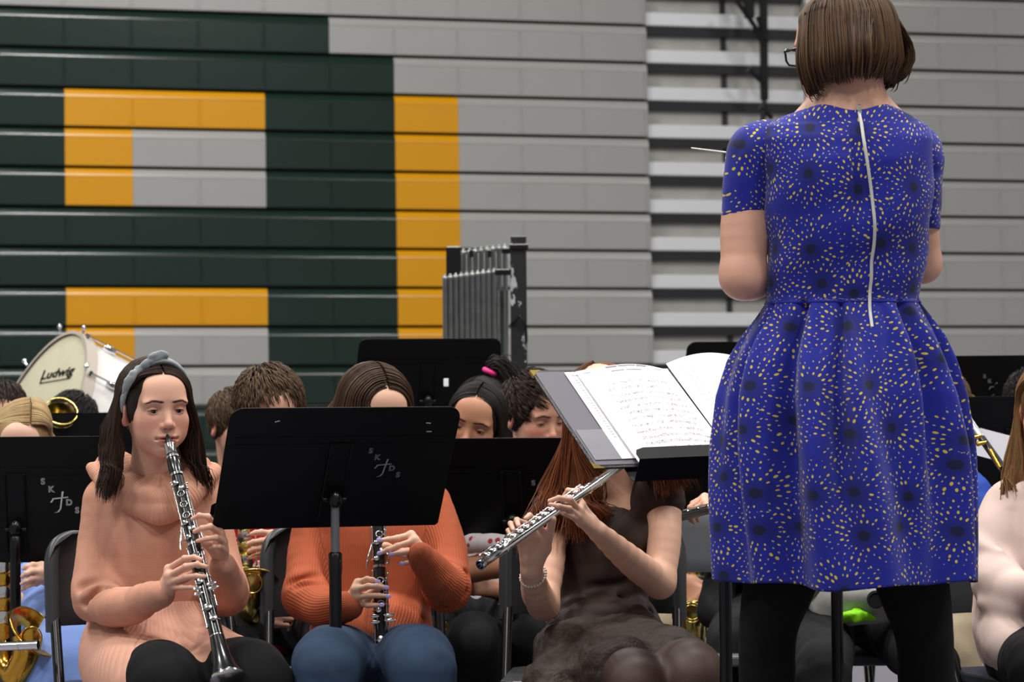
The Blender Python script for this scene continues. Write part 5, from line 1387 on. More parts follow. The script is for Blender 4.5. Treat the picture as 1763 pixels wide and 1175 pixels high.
g = person('conductor in a blue dress with yellow burst print and a back zip, seen from behind', p3(1450, 900, 5.62)[0], 5.62)
S_ = lambda Y: 4900/Y
# body rings: frame y, left x, right x, depth centre, half depth
Yc = 5.62
rings = [(183, 1398, 1532, 5.615, .050), (190, 1372, 1550, 5.615, .060), (200, 1340, 1572, 5.612, .070), (214, 1312, 1596, 5.61, .078), (240, 1303, 1606, 5.60, .088), (280, 1308, 1606, 5.60, .100), (330, 1315, 1605, 5.605, .108), (390, 1318, 1602, 5.61, .108), (440, 1319, 1595, 5.62, .104), (480, 1320, 1588, 5.625, .100), (512, 1320, 1582, 5.63, .098), (522, 1318, 1584, 5.63, .100)]
skirt = [(545, 1306, 1598, 5.63, .112), (580, 1285, 1616, 5.63, .132), (620, 1264, 1632, 5.63, .150), (680, 1248, 1646, 5.63, .168), (760, 1242, 1656, 5.63, .180), (850, 1241, 1664, 5.63, .190), (930, 1244, 1670, 5.63, .196), (1008, 1248, 1674, 5.63, .200)]
allr = rings+skirt
ys = np.array([r[0] for r in allr], float)
NT = 300
def ring_at(y):
    f = lambda k: np.interp(y, ys, [r[k] for r in allr])
    xl, xr, yc, b = f(1), f(2), f(3), f(4)
    cx = (xl+xr)/2; a = (xr-xl)/2/S_(yc); return p3(cx, y, yc), a, b
yy = np.concatenate([np.linspace(183, 240, 16), np.linspace(246, 522, 50), np.linspace(527, 1000, 110)])
V = []; PU = []; PV = []
z520 = p3(1450, 520, Yc)[2]
th = np.linspace(0, 2*PI, NT, endpoint=False)      # 0 = middle of the back (towards the camera)
plA = [-2.75, -2.35, -1.75, -1.12, -.58, -.10, .40, .72, 1.20, 1.60, 2.1, 2.6, 3.05]
for y in yy:
    c, a, b = ring_at(y)
    q = np.clip((y-522)/480, 0, 1)
    e = 2.25
    ct, st = np.cos(th), np.sin(th)
    rr = (np.abs(st)**e+np.abs(ct)**e)**(-1/e)
    wob = np.zeros(NT)
    if y > 520:
        dep = .020+.042*min(1, (y-522)/260)
        for i, p_ in enumerate(plA):
            wd = .055+.13*q+.02*math.sin(i*2.1); d_ = (th-p_+PI) % (2*PI)-PI
            wob -= dep*(.65+.45*math.sin(i*1.7+1))*np.exp(-(d_/wd)**2)*min(1, (y-518)/10)
            wob += dep*.55*np.exp(-((d_-wd*1.9)/(wd*1.2))**2)*min(1, (y-518)/60)
        wob += .010*q*np.sin(th*5+1.2+q)+.006*q*np.sin(th*11+2)
        wob *= (.75+.25*np.abs(ct))
    else:
        wob += .0035*np.sin((y*.05)+th*3)*np.clip((y-230)/100, 0, 1)*np.clip((522-y)/60, 0, 1)*1.0
        # hollow between the shoulder blades
        if 215 < y < 420: wob -= .012*np.exp(-(th/.28)**2)*math.sin((y-215)/205*PI)
    hem = 0.0
    X = c[0]+st*(rr*a+wob); Yv = c[1]-ct*(rr*b+wob)
    Z = np.full(NT, c[2])
    if y < 215: Z = Z+(.012-.030*np.clip(-ct, 0, 1))*np.clip((215-y)/32, 0, 1)-.004-.010*np.abs(st)**3*np.clip((215-y)/32, 0, 1)
    if y > 950: Z = Z+((y-950)/50)*(-.005*np.cos(th*3+.4)+.004*np.sin(th*7))
    V.append(np.stack([X, Yv, Z], 1))
    ac = np.where(th > PI, th-2*PI, th)
    sw_ = a*.98
    PU.append(ac*sw_+ (0 if y < 520 else .031)); PV.append(np.full(NT, c[2])-(0 if y < 520 else .047))
nr = len(yy); V = np.concatenate(V); PU = np.concatenate(PU); PV = np.concatenate(PV)
i, j = np.meshgrid(np.arange(nr-1), np.arange(NT), indexing='ij')
Q = np.stack([i*NT+j, (i+1)*NT+j, (i+1)*NT+(j+1) % NT, i*NT+(j+1) % NT], -1).reshape(-1, 4)
me = npmesh('dress', V, Q, MT['burst'], True, {'pu': PU, 'pv': PV}); dress = link('dress', me, g, True)
md = dress.modifiers.new('cloth_thickness', 'SOLIDIFY'); md.thickness = .0025; md.offset = -1
def surf(px, y, off=0.0):     # point on the back of the dress seen at frame px,y
    ri = int(np.argmin(abs(yy-y))); Vr = V[ri*NT:(ri+1)*NT]; X = p3(px, y, 5.5)[0]*(5.62-.1)/5.5
    bk = Vr[Vr[:, 1] < Yc]; k = np.argmin(abs(bk[:, 0]-X)); return np.array([X, bk[k, 1]-off, Vr[0, 2]])
# neck binding
m = MB(); r0 = V[0:NT]; m.tube(list(r0)+[r0[0]], .0035, 8, caps=False); m.build('neck_binding', MT['navy_band'], dress, True)
# waist seam
k_ = int(np.argmin(abs(yy-521))); r0 = V[k_*NT:(k_+1)*NT]
m = MB(); m.tube(list(r0*1.0)+[r0[0]], .0022, 6, caps=False); m.build('waist_seam', MT['burst'], dress, True)
# sleeves
def sleeve(pts, rad, cuts):
    s = SDF(); s.chain(pts, rad, side=(1, 0, 0), k=.02, n=5)
    for c_, h_, R_ in cuts: s.box(c_, h_, R_, .002, .004, 's')
    s.displace(folds(.0022, 18)); Vv, Qq = s.mesh(.0035)
    me = npmesh('sleeve', Vv, Qq, MT['burst'], True, {'pu': Vv[:, 0]*1.15+(Vv[:, 1]-5.6)*.5+.4, 'pv': Vv[:, 2]*1.0+.05}); return link('sleeve', me, dress, True)
sleeve([p3(1322, 243, 5.62), p3(1300, 262, 5.62), p3(1288, 310, 5.625), p3(1284, 362, 5.63), p3(1282, 400, 5.63)], [(.045, .05), (.052, .056), (.049, .054), (.0455, .052), (.045, .052)],
       [(p3(1282, 372, 5.63)+np.array([0, 0, -.06]), (.09, .12, .06), rotm(0, 0, -6))])
sleeve([p3(1575, 246, 5.63), p3(1590, 262, 5.64), p3(1591, 310, 5.655), p3(1590, 380, 5.67), p3(1589, 430, 5.68)], [(.038, .05), (.038, .055), (.036, .053), (.033, .050), (.033, .05)],
       [(p3(1590, 396, 5.67)+np.array([0, 0, -.06]), (.09, .12, .06), rotm(0, 0, 8))])
# zip
m = MB(); zp = [(1481, 192), (1482, 205), (1484, 222), (1486, 245), (1489, 270), (1494, 300), (1498, 330), (1501, 360), (1504, 395), (1504, 425), (1501, 455), (1501, 480), (1499, 505), (1498, 535), (1500, 568)]
pts = cat_rom([surf(x, y, .0025) for x, y in zp], 4)
m.tube(pts, .0032, 8, flat=.4, up=(0, 1, 0)); zo = m.build('zip', mat('pale_metal_zip', 'c9c8bf', .45, .3, bump=('noise', 500, .8, .001)), dress, True)
m = MB(); a_ = surf(1480, 196, .008); m.box(a_+np.array([.001, -.001, -.001]), (.007, .004, .012), rotm(0, 0, 6), bev=.001); m.box(a_+np.array([.003, -.002, -.015]), (.0055, .0022, .018), rotm(0, 0, 8), bev=.001); m.build('zip_pull', MT['nickel'], zo, True)
# body
s = SDF(); H = Head(s, p3(1452, 84, 5.63), yaw=224, pitch=8, roll=0, scale=1.0, eye_open=.8, brow='3a281c')
s.cone(H.w((0, -2.8, -4)), p3(1462, 205, 5.62), .054, .062, .03); s.cone(p3(1462, 196, 5.62), p3(1405, 222, 5.62), .042, .026, .04); s.cone(p3(1462, 196, 5.62), p3(1524, 222, 5.62), .042, .026, .04)
s.chain([p3(1350, 245, 5.63), p3(1462, 214, 5.63), p3(1570, 245, 5.64)], [.035, .06, .035], side=(0, 1, 0), k=.05)
s.cone(p3(1462, 215, 5.63), p3(1462, 300, 5.63), .06, .07, .05)
le, re_ = p3(1279, 478, 5.61), p3(1588, 455, 5.69)
s.chain([p3(1335, 250, 5.63), p3(1290, 300, 5.63), p3(1283, 390, 5.625), le], [.034, .040, .0475, .041], k=.02)
s.chain([le+np.array([0, 0, .002]), p3(1300, 480, 5.70), p3(1345, 455, 5.83)], [.044, .040, .026], k=.02)
s.chain([p3(1565, 255, 5.64), p3(1578, 300, 5.66), p3(1584, 390, 5.67), re_], [.03, .032, .036, .034], k=.02)
s.chain([re_, p3(1540, 400, 5.80), p3(1470, 300, 5.90)], [.036, .034, .024], k=.02)
gen_hand(s, p3(1345, 455, 5.83), (.5, .7, .3), (0, 0, 1), curl=.6, sc_=.95, left=True)
gen_hand(s, p3(1470, 300, 5.90), (-.85, .3, .25), (.2, .9, .3), curl=1.5, sc_=.95)
body = sculpt('body', s, .0024, MT['skin'], g, base='d3a189'); H.add_eyes(body)
# watch
m = MB(); ax = np.array(p3(1345, 455, 5.83)-p3(1300, 480, 5.70)); ax /= np.linalg.norm(ax); c_ = p3(1336, 461, 5.81); torus(m, c_, ax, .027, .006, 24, 8); m.build('watch', MT['steel'], g, True)
legs(g, [p3(1372, 900, 5.64), p3(1545, 900, 5.64)], [p3(1322, 1090, 5.62), p3(1592, 1100, 5.63)], [np.array([p3(1325, 1100, 5.62)[0], 5.66, CZ+.09]), np.array([p3(1605, 1100, 5.62)[0], 5.66, CZ+.09])], rk=.056, rt=.080, ra=.045, calf=.055, mt='leggings', name='leggings', h=.006, shoes=None)
for x_ in (1325, 1605): shoe(g, p3(x_, 1100, 5.62)[0], 5.67, (0, 1, 0), 'shoe', 1.05, z=CZ)
# bob haircut
def g_bob(r):
    sg = 1 if r.rand() < .5 else -1; yf = -.92+1.62*r.rand(); e = .5+1.7*r.rand(); pts = []
    front = max(0, (yf-.2)/.6)
    for th_, fr in ((3, 0), (30, .1), (58, .4), (82, .8)):
        pts.append(scalp(sg, th_, yf-front*.35*fr, e*(.6+.4*th_/80)))
    ex, yb = (8.3+e)*sg, pts[-1][1]
    k = math.sqrt(max(.05, 1-(yb/12)**2)); low = -7.3-.8*(yb > 2)*1+r.randn()*.7+(-.9 if yb > 0 else .2)
    w1 = r.randn()*.35
    pts.append(np.array([ex*(.35+.65*k)+w1*.4, yb*1.06-.3, -1.2]))
    pts.append(np.array([ex*(.35+.65*k)*1.0+w1, yb*1.04-.3, -4.6]))
    pts.append(np.array([ex*(.35+.65*k)*.90+w1, yb*.93, low*.93]))
    pts.append(np.array([ex*(.35+.65*k)*.80+w1*1.5, yb*.86, low]))
    return pts
def g_back(r):     # strands down the back of the head
    u = r.rand()*2-1; e = .6+1.5*r.rand(); x0 = u*.5; pts = []
    a0 = u*75; 
    for el in (80, 55, 30, 8):
        d = np.array([math.sin(R(a0*(1-.0*el)))*math.cos(R(el)), -math.cos(R(a0))*math.cos(R(el)), math.sin(R(el))]); pts.append(SC_C+d*(SC_R+e))
    b_ = pts[-1]; w1 = r.randn()*.35; low = -7.2+r.randn()*.7+abs(u)*.2
    pts.append(np.array([b_[0]*1.03+w1*.4, b_[1]*1.02, -1.0])); pts.append(np.array([b_[0]*1.05+w1, b_[1]*.97, -4.2])); pts.append(np.array([b_[0]*1.0+w1*1.3, b_[1]*.84, low*.9])); pts.append(np.array([b_[0]*.93+w1*2, b_[1]*.76, low])); return pts
bs = cap(H, .45, h=.005)
pp = np.concatenate([strands(H, None, g_bob, 1300, 15, seed=5), strands(H, None, g_back, 1500, 15, seed=6)]); rr = np.random.RandomState(5)
lock_mesh('hair', pp, .17*H.sc*(.6+.8*rr.rand(len(pp))), HB['conductor'], g, .1+.7*rr.rand(len(pp)), base=bs)
# glasses
m = MB(); 
def rr_path(c, w_, h_): return [H.w((c[0]+x*w_, c[1]-abs(x)*.3, c[2]+z*h_)) for x, z in [(-1, .5), (-.8, 1), (.8, 1), (1, .5), (1, -.5), (.7, -1), (-.7, -1), (-1, -.5), (-1, .5)]]
for sg in (-1, 1):
    m.tube(rr_path((sg*3.3, 10.3, .2), 2.6, 1.6), .0022, 8)
    m.tube([H.w((sg*5.9, 10.0, .9)), H.w((sg*7.6, 8.8, .8)), H.w((sg*8.1, 2.0, .6)), H.w((sg*7.9, -1.5, -.6))], .0024, 8)
m.tube([H.w((-.8, 10.6, .6)), H.w((0, 10.9, .9)), H.w((.8, 10.6, .6))], .002, 8)
go = m.build('glasses', mat('dark_tortoise_frame', '241a1e', .25), g, True)
# baton
t = thing('baton', 'thin white conducting baton pointing left beyond the blue sleeve', 'baton', tuple(p3(1440, 287, 5.93)))
m = MB(); m.tube([p3(1190, 255, 6.0), p3(1425, 284, 5.94)], [.0016, .0024], 8); m.build('shaft', mat('white_lacquered_wood', 'e6e2d4', .4), t, True)
m = MB(); m.ball(p3(1432, 285, 5.94), (.026, .010, .010), 12); m.build('grip', mat('cork', 'a5794b', .8), t, True)
# ================================================================ the players further back
def seated(label, hx, hy, Y, yaw=0, pitch=18, roll=0, scale=.93, tone='dba78c', blush='d48c78', lip='b5655c', brow='2a1c14', shirt='navy', pants='charcoal', bd=0, hs=1.0, eye_open=.5, h=.004, arms='up', drop=.235, hipz=.54, knee=.42, body_dx=0, gaze=(0, -.5), iris='iris_brown', sneakers='sneaker', wide=1.0, armw=(.12, .30), hand_z=0.0, knees=None):
    """bd: turn of the body in degrees; the player sits upright facing -Y turned by bd"""
    c = p3(hx, hy, Y); f = np.array([math.sin(R(bd)), -math.cos(R(bd)), 0.0]); x = np.array([f[1], -f[0], 0.0])   # x = person's right
    g = person(label, c[0]-f[0]*.03+body_dx, c[1]+.05)
    s = SDF(); H = Head(s, c, yaw=yaw, pitch=pitch, roll=roll, scale=scale, tone=tone, eye_open=eye_open, brow=brow, blush=blush, lip=lip, gaze=gaze, wide=wide)
    ct = np.array([c[0]+body_dx, c[1]+.04, c[2]-drop])      # between the shoulders
    s.cone(H.w((0, -2.6, -5)), ct+np.array([0, 0, .02]), .045, .05, .03)
    sh = [ct+x*sg*.145*hs+np.array([0, 0, -.025]) for sg in (1, -1)]
    s.chain([sh[0], ct+np.array([0, 0, .0]), sh[1]], [.032, .05, .032], side=f, k=.04)
    el = []; wr = []
    for i, sg in enumerate((1, -1)):
        e = sh[i]+np.array([0, 0, -.235])+f*.06+x*sg*.035; w_ = ct+f*armw[1]+x*sg*armw[0]*(.6 if i == 0 else .45)+np.array([0, 0, -.24+(.05 if sg < 0 else -.06)+hand_z])
        el.append(e); wr.append(w_)
        s.chain([sh[i], (sh[i]+e)/2, e], [.03, .032, .03], k=.02); s.cone(e, w_, .031, .022, .02)
        d = -x*sg*.8+f*.35+np.array([0, 0, .25]); gen_hand(s, w_, d, f*.75+np.array([0, 0, .45])+x*sg*.3, curl=1.0, sc_=.84, left=(sg < 0))
    body = sculpt('body', s, h*.8, MT['skin'], g, base=tone); H.add_eyes(body, iris)
    s = SDF(); hip = np.array([ct[0], ct[1]+.03, hipz])
    s.chain([ct+np.array([0, 0, -.045]), ct*.7+hip*.3, ct*.35+hip*.65, hip+np.array([0, 0, -.0])], [(.130*hs, .068), (.135*hs, .092), (.128*hs, .095), (.145*hs, .11)], side=x, k=.03)
    s.chain([sh[0]+np.array([0, 0, .004]), ct+np.array([0, 0, -.006]), sh[1]+np.array([0, 0, .004])], [.046, .060, .046], side=f, k=.04)
    s.cone(H.w((0, -2.6, -9)), ct+f*.05+np.array([0, 0, .03]), .054, .05, .012, 's')
    for i in (0, 1):
        s.chain([sh[i], (sh[i]+el[i])/2, el[i]*(1 if arms == 'up' else .6)+sh[i]*(0 if arms == 'up' else .4)], [.05, .049, .047], k=.02)
        if arms == 'up': s.cone(el[i], el[i]*.15+wr[i]*.85, .046, .031, .03)
    s.displace(folds(.004, 12)); sculpt('shirt', s, h*1.35, MT[shirt], g)
    hp = [hip+x*sg*.08+f*.02 for sg in (1, -1)]; kk = [hip+x*sg*.115+f*knee+np.array([0, 0, -.035]) for sg in (1, -1)]
    if knees: kk = knees
    an = [np.array([k[0], k[1], .085])+f*.02 for k in kk]
    legs(g, hp, kk, an, rk=.066, rt=.08, ra=.046, mt=pants, h=h*1.6, nz=.004, f=f, shoes=sneakers)
    return g, H, wr, f, x
def sit_chair(g, H, label, dx=0.0, yaw=0, mk='chair_plastic'): folding_chair(label, (g.location.x+dx, g.location.y+.14), yaw, mk)

# ---- saxophones
def sax(label, top, bow, bell, front=(0, -1, 0), sc_=1.0, mt='brass'):
    """top: neck end of the body, bow: bottom of the U, bell: centre of the bell rim"""
    top, bow, bell = [np.array(q, float) for q in (top, bow, bell)]
    t = thing('saxophone', label, 'saxophone', tuple(bow)); n = np.array(front, float); x = np.cross(bow-top, n); x /= np.linalg.norm(x)
    m = MB(); m.tube(cat_rom([top, top*.5+bow*.5, bow+(top-bow)*.12], 5), [.012*sc_, .018*sc_, .026*sc_], 18); m.build('body_tube', MT[mt], t, True)
    side = (bell-bow); side -= (top-bow)*(side@(top-bow))/((top-bow)@(top-bow)); side /= np.linalg.norm(side); ax = (bow-top)/np.linalg.norm(bow-top)
    p0 = bow+(top-bow)*.12; d2 = side*.085*sc_
    m = MB(); m.tube(cat_rom([p0, bow+ax*.015+d2*.12, bow+ax*.04*sc_+d2*.55, bow+d2*1.02, p0+d2*1.1], 6), [.026*sc_, .029*sc_, .032*sc_, .036*sc_, .040*sc_], 18); m.build('bow', MT[mt], t, True)
    m = MB(); q0 = p0+d2*1.1; bd = bell-q0; bl = np.linalg.norm(bd)
    m.lathe([(0, .040*sc_), (bl*.35, .045*sc_), (bl*.65, .052*sc_), (bl*.85, .062*sc_), (bl*.97, .074*sc_), (bl, .077*sc_), (bl+.002, .076*sc_), (bl*.96, .070*sc_), (bl*.8, .056*sc_), (bl*.5, .046*sc_)], q0, bell, 28, closed=True); m.build('bell', MT[mt], t, True)
    m = MB(); torus(m, bell, bd, .077*sc_, .0028, 28); m.build('bell_rim', MT[mt], t, True)
    for k in range(9):
        q = .12+k*.085; c = top*(1-q)+bow*q; rr_ = .012+.010*q
        m = MB(); m.lathe([(0, rr_*.9), (.002, rr_), (.005, rr_), (.0075, rr_*.5), (.008, .0002)], c+n*(.016+.012*q), c+n*.1, 16); m.tube([c+n*(.018+.012*q)+x*rr_, c+n*(.012)+x*.03], .0022, 6); m.build('pad_key', MT['nickel' if k % 2 else mt], t, True)
    for sx in (-.024, .026, .034):
        m = MB(); a_, b_ = top*.92+bow*.08+x*sx+n*.012, top*.08+bow*.92+x*sx*1.2+n*.016; m.tube([a_, b_], .0025, 8)
        for q in np.linspace(0, 1, 6): c = a_*(1-q)+b_*q; m.ball(c, .0048, 8); m.tube([c, c-x*sx*.5-n*.008], .002, 6)
        m.build('key_rod', MT['nickel' if sx < 0 else mt], t, True)
    m = MB(); nk = [top, top-ax*.03+side*.0, top-ax*.06-side*.03, top-ax*.07-side*.09, top-ax*.055-side*.13]; m.tube(cat_rom(nk, 5), [.011*sc_, .010*sc_, .0075*sc_], 14); m.build('neck', MT[mt], t, True)
    m = MB(); m.tube([nk[-1], nk[-1]-side*.05+ax*.012], [.010, .006], 12); m.build('mouthpiece', MT['ebony'], t, True)
    for q in (.35, .75):
        m = MB(); c = q0+bd*q*.6; m.lathe([(0, .018), (.003, .020), (.007, .019), (.009, .006)], c+n*.040, c+n*.1, 16); torus(m, c+n*.050, n, .024, .002, 20); m.build('key_guard', MT[mt], t, True)
    return t

# blonde player at the left edge
g, H, wr, f, x = seated('blonde player in a pale blue top bent over a saxophone behind the left stand', 36, 762, 7.35, yaw=8, pitch=30, tone='e0b49c', blush='e09a86', brow='b08a5c', shirt='light_blue', pants='light_blue', eye_open=.4, bd=6, hs=.95, drop=.20, hand_z=-.02)
b_ = cap(H, .4)
hair_long(H, HB['blond'], g, n=420, seed=31, zend=-12, part=-3.0, out=.6, wave=.4, rad=.33, e0=.3, e1=1.3, face_open=(0, .15), tuck=(.6, .6))
s = SDF(); a_ = p3(80, 985, 7.05)
s.chain([p3(60, 1000, 7.22), p3(100, 1060, 7.1), p3(128, 1130, 7.0), p3(140, 1190, 6.95)], [.06, .09, .10, .09], k=.05); s.chain([p3(60, 1020, 7.2), p3(78, 1110, 7.0), p3(82, 1190, 6.93)], [.05, .06, .07], k=.06)
s.displace(folds(.012, 9, (1, 1, .4))); sculpt('skirt', s, .006, MT['light_blue'], g)
s = SDF(); w_ = p3(98, 985, 6.98)
hand(s, w_, [p3(72, 974, 6.95), p3(70, 984, 6.94), p3(66, 995, 6.94), p3(62, 1004, 6.95)], [[p3(56, 973, 6.93), p3(46, 976, 6.92), p3(40, 980, 6.92)], [p3(54, 984, 6.92), p3(45, 988, 6.91), p3(38, 993, 6.91)], [p3(52, 997, 6.92), p3(44, 1001, 6.91), p3(37, 1006, 6.91)], [p3(50, 1008, 6.93), p3(43, 1012, 6.92), p3(38, 1016, 6.92)]], [p3(78, 998, 6.99), p3(62, 990, 7.0), p3(50, 985, 6.99)], .95)
s.chain([w_, p3(124, 985, 7.05), p3(150, 975, 7.2)], [.022, .03, .035], k=.02)
sculpt('forearm_and_hand', s, .003, MT['skin'], g, base='e0b49c')
sax('brass saxophone with an upturned bell held before the pale blue skirt, left edge', p3(8, 880, 7.05), p3(4, 1140, 6.95), p3(60, 1088, 6.90), front=(.2, -1, 0), sc_=.95)
sit_chair(g, H, 'charcoal folding chair under the blonde saxophone player', 0, R(4))
flute('silver flute resting level across the left edge in front of the stand pole', p3(-150, 1120, 6.55), p3(66, 1111, 6.5), front=(0, -.2, 1), L=.63, keys=False)

# black haired boy and the brown haired head behind him, with a brass bell between
g, H, wr, f, x = seated('black haired player whose forehead shows over the back stand below the bass drum', 124, 731, 9.7, yaw=-18, pitch=8, tone='b07c5c', blush='a46c52', brow='120d0a', shirt='navy', h=.006)
hair_short(H, HB['black'], g, n=620, seed=33, fringe=3, fdir=(.4, .6, .3), e1=1.5, length=3.4, rad=.34, face=((0, 10.0, -2.0), (7.0, 7.4, 9.0)))
sit_chair(g, H, 'folding chair under the black haired player')
g, H, wr, f, x = seated('brown haired player at the far left edge, only the crown showing beside the drum', 4, 716, 8.8, scale=.88, yaw=10, pitch=25, brow='2a1c14', shirt='charcoal', h=.006)
hair_short(H, HB['dark_brown'], g, n=520, seed=34, e1=1.5, rad=.34)
sit_chair(g, H, 'folding chair under the brown haired player at the left edge')
t = thing('brass_horn', 'brass horn whose flared bell shows between the blonde and the black haired player', 'horn', tuple(p3(85, 800, 8.6)))
m = MB(); a_, b_ = p3(84, 790, 8.75), p3(96, 703, 8.6); L0 = np.linalg.norm(b_-a_); m.lathe([(0, .012), (L0*.4, .017), (L0*.7, .024), (L0*.88, .034), (L0*.97, .045), (L0, .050), (L0+.002, .048), (L0*.93, .037), (L0*.7, .022)], a_, b_+np.array([.02, -.03, -.01]), 26, closed=True); m.build('bell', MT['brass_pale'], t, True)
m = MB(); torus(m, b_+np.array([.02, -.03, -.01]), b_+np.array([.02, -.03, -.01])-a_, .050, .003, 26); m.build('bell_rim', MT['brass_pale'], t, True)
m = MB(); m.tube(cat_rom([a_, p3(84, 860, 8.75), p3(100, 900, 8.75), p3(118, 860, 8.75), p3(116, 780, 8.7), p3(110, 750, 8.62)], 6), [.012, .011, .009, .008, .006], 12); m.build('tubing', MT['brass_pale'], t, True)

# boys behind the stand on the left
g, H, wr, f, x = seated('small brown haired boy in profile behind the clarinet girl, left of the taller boy', 406, 733, 8.9, yaw=38, pitch=12, brow='6b5238', shirt='navy', h=.0055, tone='d9a68c', scale=.98)
hair_short(H, HB['boy_brown'], g, n=620, seed=41, e1=1.3, length=4.0, rad=.30, fdir=(-.4, 1, -.4))
sit_chair(g, H, 'folding chair under the small brown haired boy')
g, H, wr, f, x = seated('boy with brown hair in a red shirt playing the saxophone behind the big stand', 462, 712, 7.25, yaw=20, pitch=24, roll=-2, scale=.98, tone='e0ad96', blush='dd907e', brow='6b4a30', shirt='red_shirt', h=.0042, bd=8, hand_z=.02, armw=(.10, .26))
hair_short(H, HB['boy_brown'], g, n=900, seed=42, e1=1.9, length=4.6, rad=.30, fdir=(-.5, 1, -.55), face=((0, 10.6, -3.0), (6.9, 7.0, 8.3)))
s = SDF()
w_ = p3(494, 925, 6.98); hand(s, w_, [p3(468, 920, 6.95), p3(466, 930, 6.94), p3(464, 942, 6.94), p3(462, 950, 6.95)], [[p3(450, 917, 6.93), p3(440, 918, 6.92), p3(433, 920, 6.92)], [p3(450, 932, 6.92), p3(436, 934, 6.91), p3(427, 937, 6.91)], [p3(448, 944, 6.92), p3(436, 946, 6.91), p3(428, 950, 6.91)], [p3(446, 956, 6.93), p3(438, 958, 6.92), p3(431, 960, 6.92)]], [p3(474, 945, 6.99), p3(456, 940, 7.0), p3(444, 935, 6.99)], 1.0)
s.chain([w_, p3(520, 915, 7.02), p3(560, 905, 7.15)], [.024, .032, .036], k=.02)
sculpt('forearm_and_hand', s, .003, MT['skin'], g, base='e0ad96')
sax('brass saxophone held by the boy in the red shirt, bell beside the chair', p3(416, 790, 7.02), p3(424, 1040, 6.95), p3(432, 1005, 6.88), front=(.15, -1, 0), mt='brass_pale', sc_=.85)
sit_chair(g, H, 'folding chair under the boy in the red shirt')
s = SDF()

# girls right of the stand
g, H, wr, f, x = seated('dark haired girl with a high ponytail in a pink hair band', 828, 712, 9.1, scale=1.0, yaw=-38, pitch=14, tone='a9785c', blush='9d6750', brow='17100c', shirt='white_shirt', h=.005)
hair_long(H, HB['black'], g, n=420, seed=51, zend=-9, part=0, out=.2, wave=.3, rad=.34, e0=.3, e1=.9, tuck=(1.2, 1.2))
pn = H.w((-1.5, -5.0, 11.6))
pt = []
rg = np.random.RandomState(8)
for k in range(420):
    a_ = rg.randn(3)*.35; e_ = rg.randn(3)
    pt.append(np.array(cat_rom([H.w((-1.5, -5.0, 11.4)+a_*.6), H.w(np.array((-2.4, -6.5, 14.0))+e_*.7), H.w(np.array((-4.5, -9.0, 13.6))+e_*1.1), H.w(np.array((-6.8, -10.0, 8))+e_*1.2), H.w(np.array((-7.8, -10.0, 0))+e_*1.3), H.w(np.array((-8.2, -9.0, -6))+e_*1.4)], 3)))
lock_mesh('ponytail', np.array(pt), .0017, HB['black'], g, rg.rand(420))
m = MB(); ax = H.w((-2.2, -6.0, 13.2))-H.w((-1.3, -4.8, 11.2)); torus(m, H.w((-1.75, -5.4, 12.3)), ax, .0165, .0085, 24, 10); m.build('hair_band', MT['pink'], g, True)
sit_chair(g, H, 'folding chair under the girl with the pink hair band')
g, H, wr, f, x = seated('dark haired girl with a centre parting looking down, eyes just above the stand edge', 818, 731, 7.55, yaw=-12, pitch=10, roll=-14, scale=.93, tone='b98466', blush='b5765f', brow='1c120d', shirt='floral', pants='charcoal', eye_open=.62, h=.0036, gaze=(.05, -.5), armw=(.12, .28))
hair_long(H, HB['black'], g, n=560, seed=52, zend=-15, part=.2, out=.5, wave=.4, rad=.30, e0=.3, e1=1.3, yhi=.76, face_open=(.35, .35))
s = SDF(); s.chain([p3(780, 935, 7.3), p3(825, 936, 7.2), p3(866, 935, 7.15)], [.034, .026, .020], k=.02); s.displace(folds(.003, 18)); sculpt('sleeve', s, .004, MT['floral'], g)
s = SDF(); s.chain([p3(790, 985, 7.25), p3(850, 975, 7.18), p3(905, 972, 7.10)], [.034, .032, .026], k=.02); gen_hand(s, p3(905, 972, 7.10), (1, -.1, .1), (0, -1, .2), sc_=.85); sculpt('forearm_and_hand', s, .004, MT['skin'], g, base='b98466')
s = SDF(); s.chain([p3(820, 1110, 7.4), p3(822, 1118, 7.0), p3(818, 1110, 6.92)], [.08, .080, .074], k=.03); s.chain([p3(818, 1110, 6.92), p3(825, 1250, 6.98), np.array([p3(825, 1100, 7)[0], 7.05, .09])], [.072, .058, .045], k=.03); s.displace(folds(.003, 12)); sculpt('trouser_leg', s, .006, MT['charcoal'], g); shoe(g, p3(835, 1100, 7)[0], 7.05, (0, -1, 0), 'sneaker')
t = thing('brass_instrument', 'curved brass tubing glinting between the orange sweater and the black trousers', 'brass instrument', tuple(p3(745, 1100, 7.1)))
m = MB(); m.tube(cat_rom([p3(735, 1045, 7.1), p3(752, 1050, 7.1), p3(763, 1070, 7.1), p3(764, 1092, 7.1), p3(758, 1120, 7.12)], 6), [.006, .009, .010, .009], 12); m.build('bow_tubing', MT['brass'], t, True)
m = MB(); m.ball(p3(763, 1088, 7.09), (.013, .011, .011), 12); m.tube([p3(735, 1040, 7.1), p3(764, 1043, 7.1)], .006, 10); m.build('ferrule', MT['brass'], t, True)
sit_chair(g, H, 'folding chair under the girl with the centre parting')
g, H, wr, f, x = seated('dark haired boy with a bare ear looking down, between the stand and the red hair', 921, 716, 8.35, yaw=34, pitch=17, roll=2, scale=1.02, tone='dba488', blush='d68a76', brow='2a1a12', shirt='green_shirt', eye_open=.45, h=.0036, gaze=(0, -.6))
hair_short(H, HB['dark_brown'], g, n=900, seed=53, e1=2.3, length=4.4, rad=.29, fdir=(-.7, .9, .25), side_len=.5, face=((0, 10.2, -2.0), (7.2, 7.4, 8.8)))
sit_chair(g, H, 'folding chair under the dark haired boy')

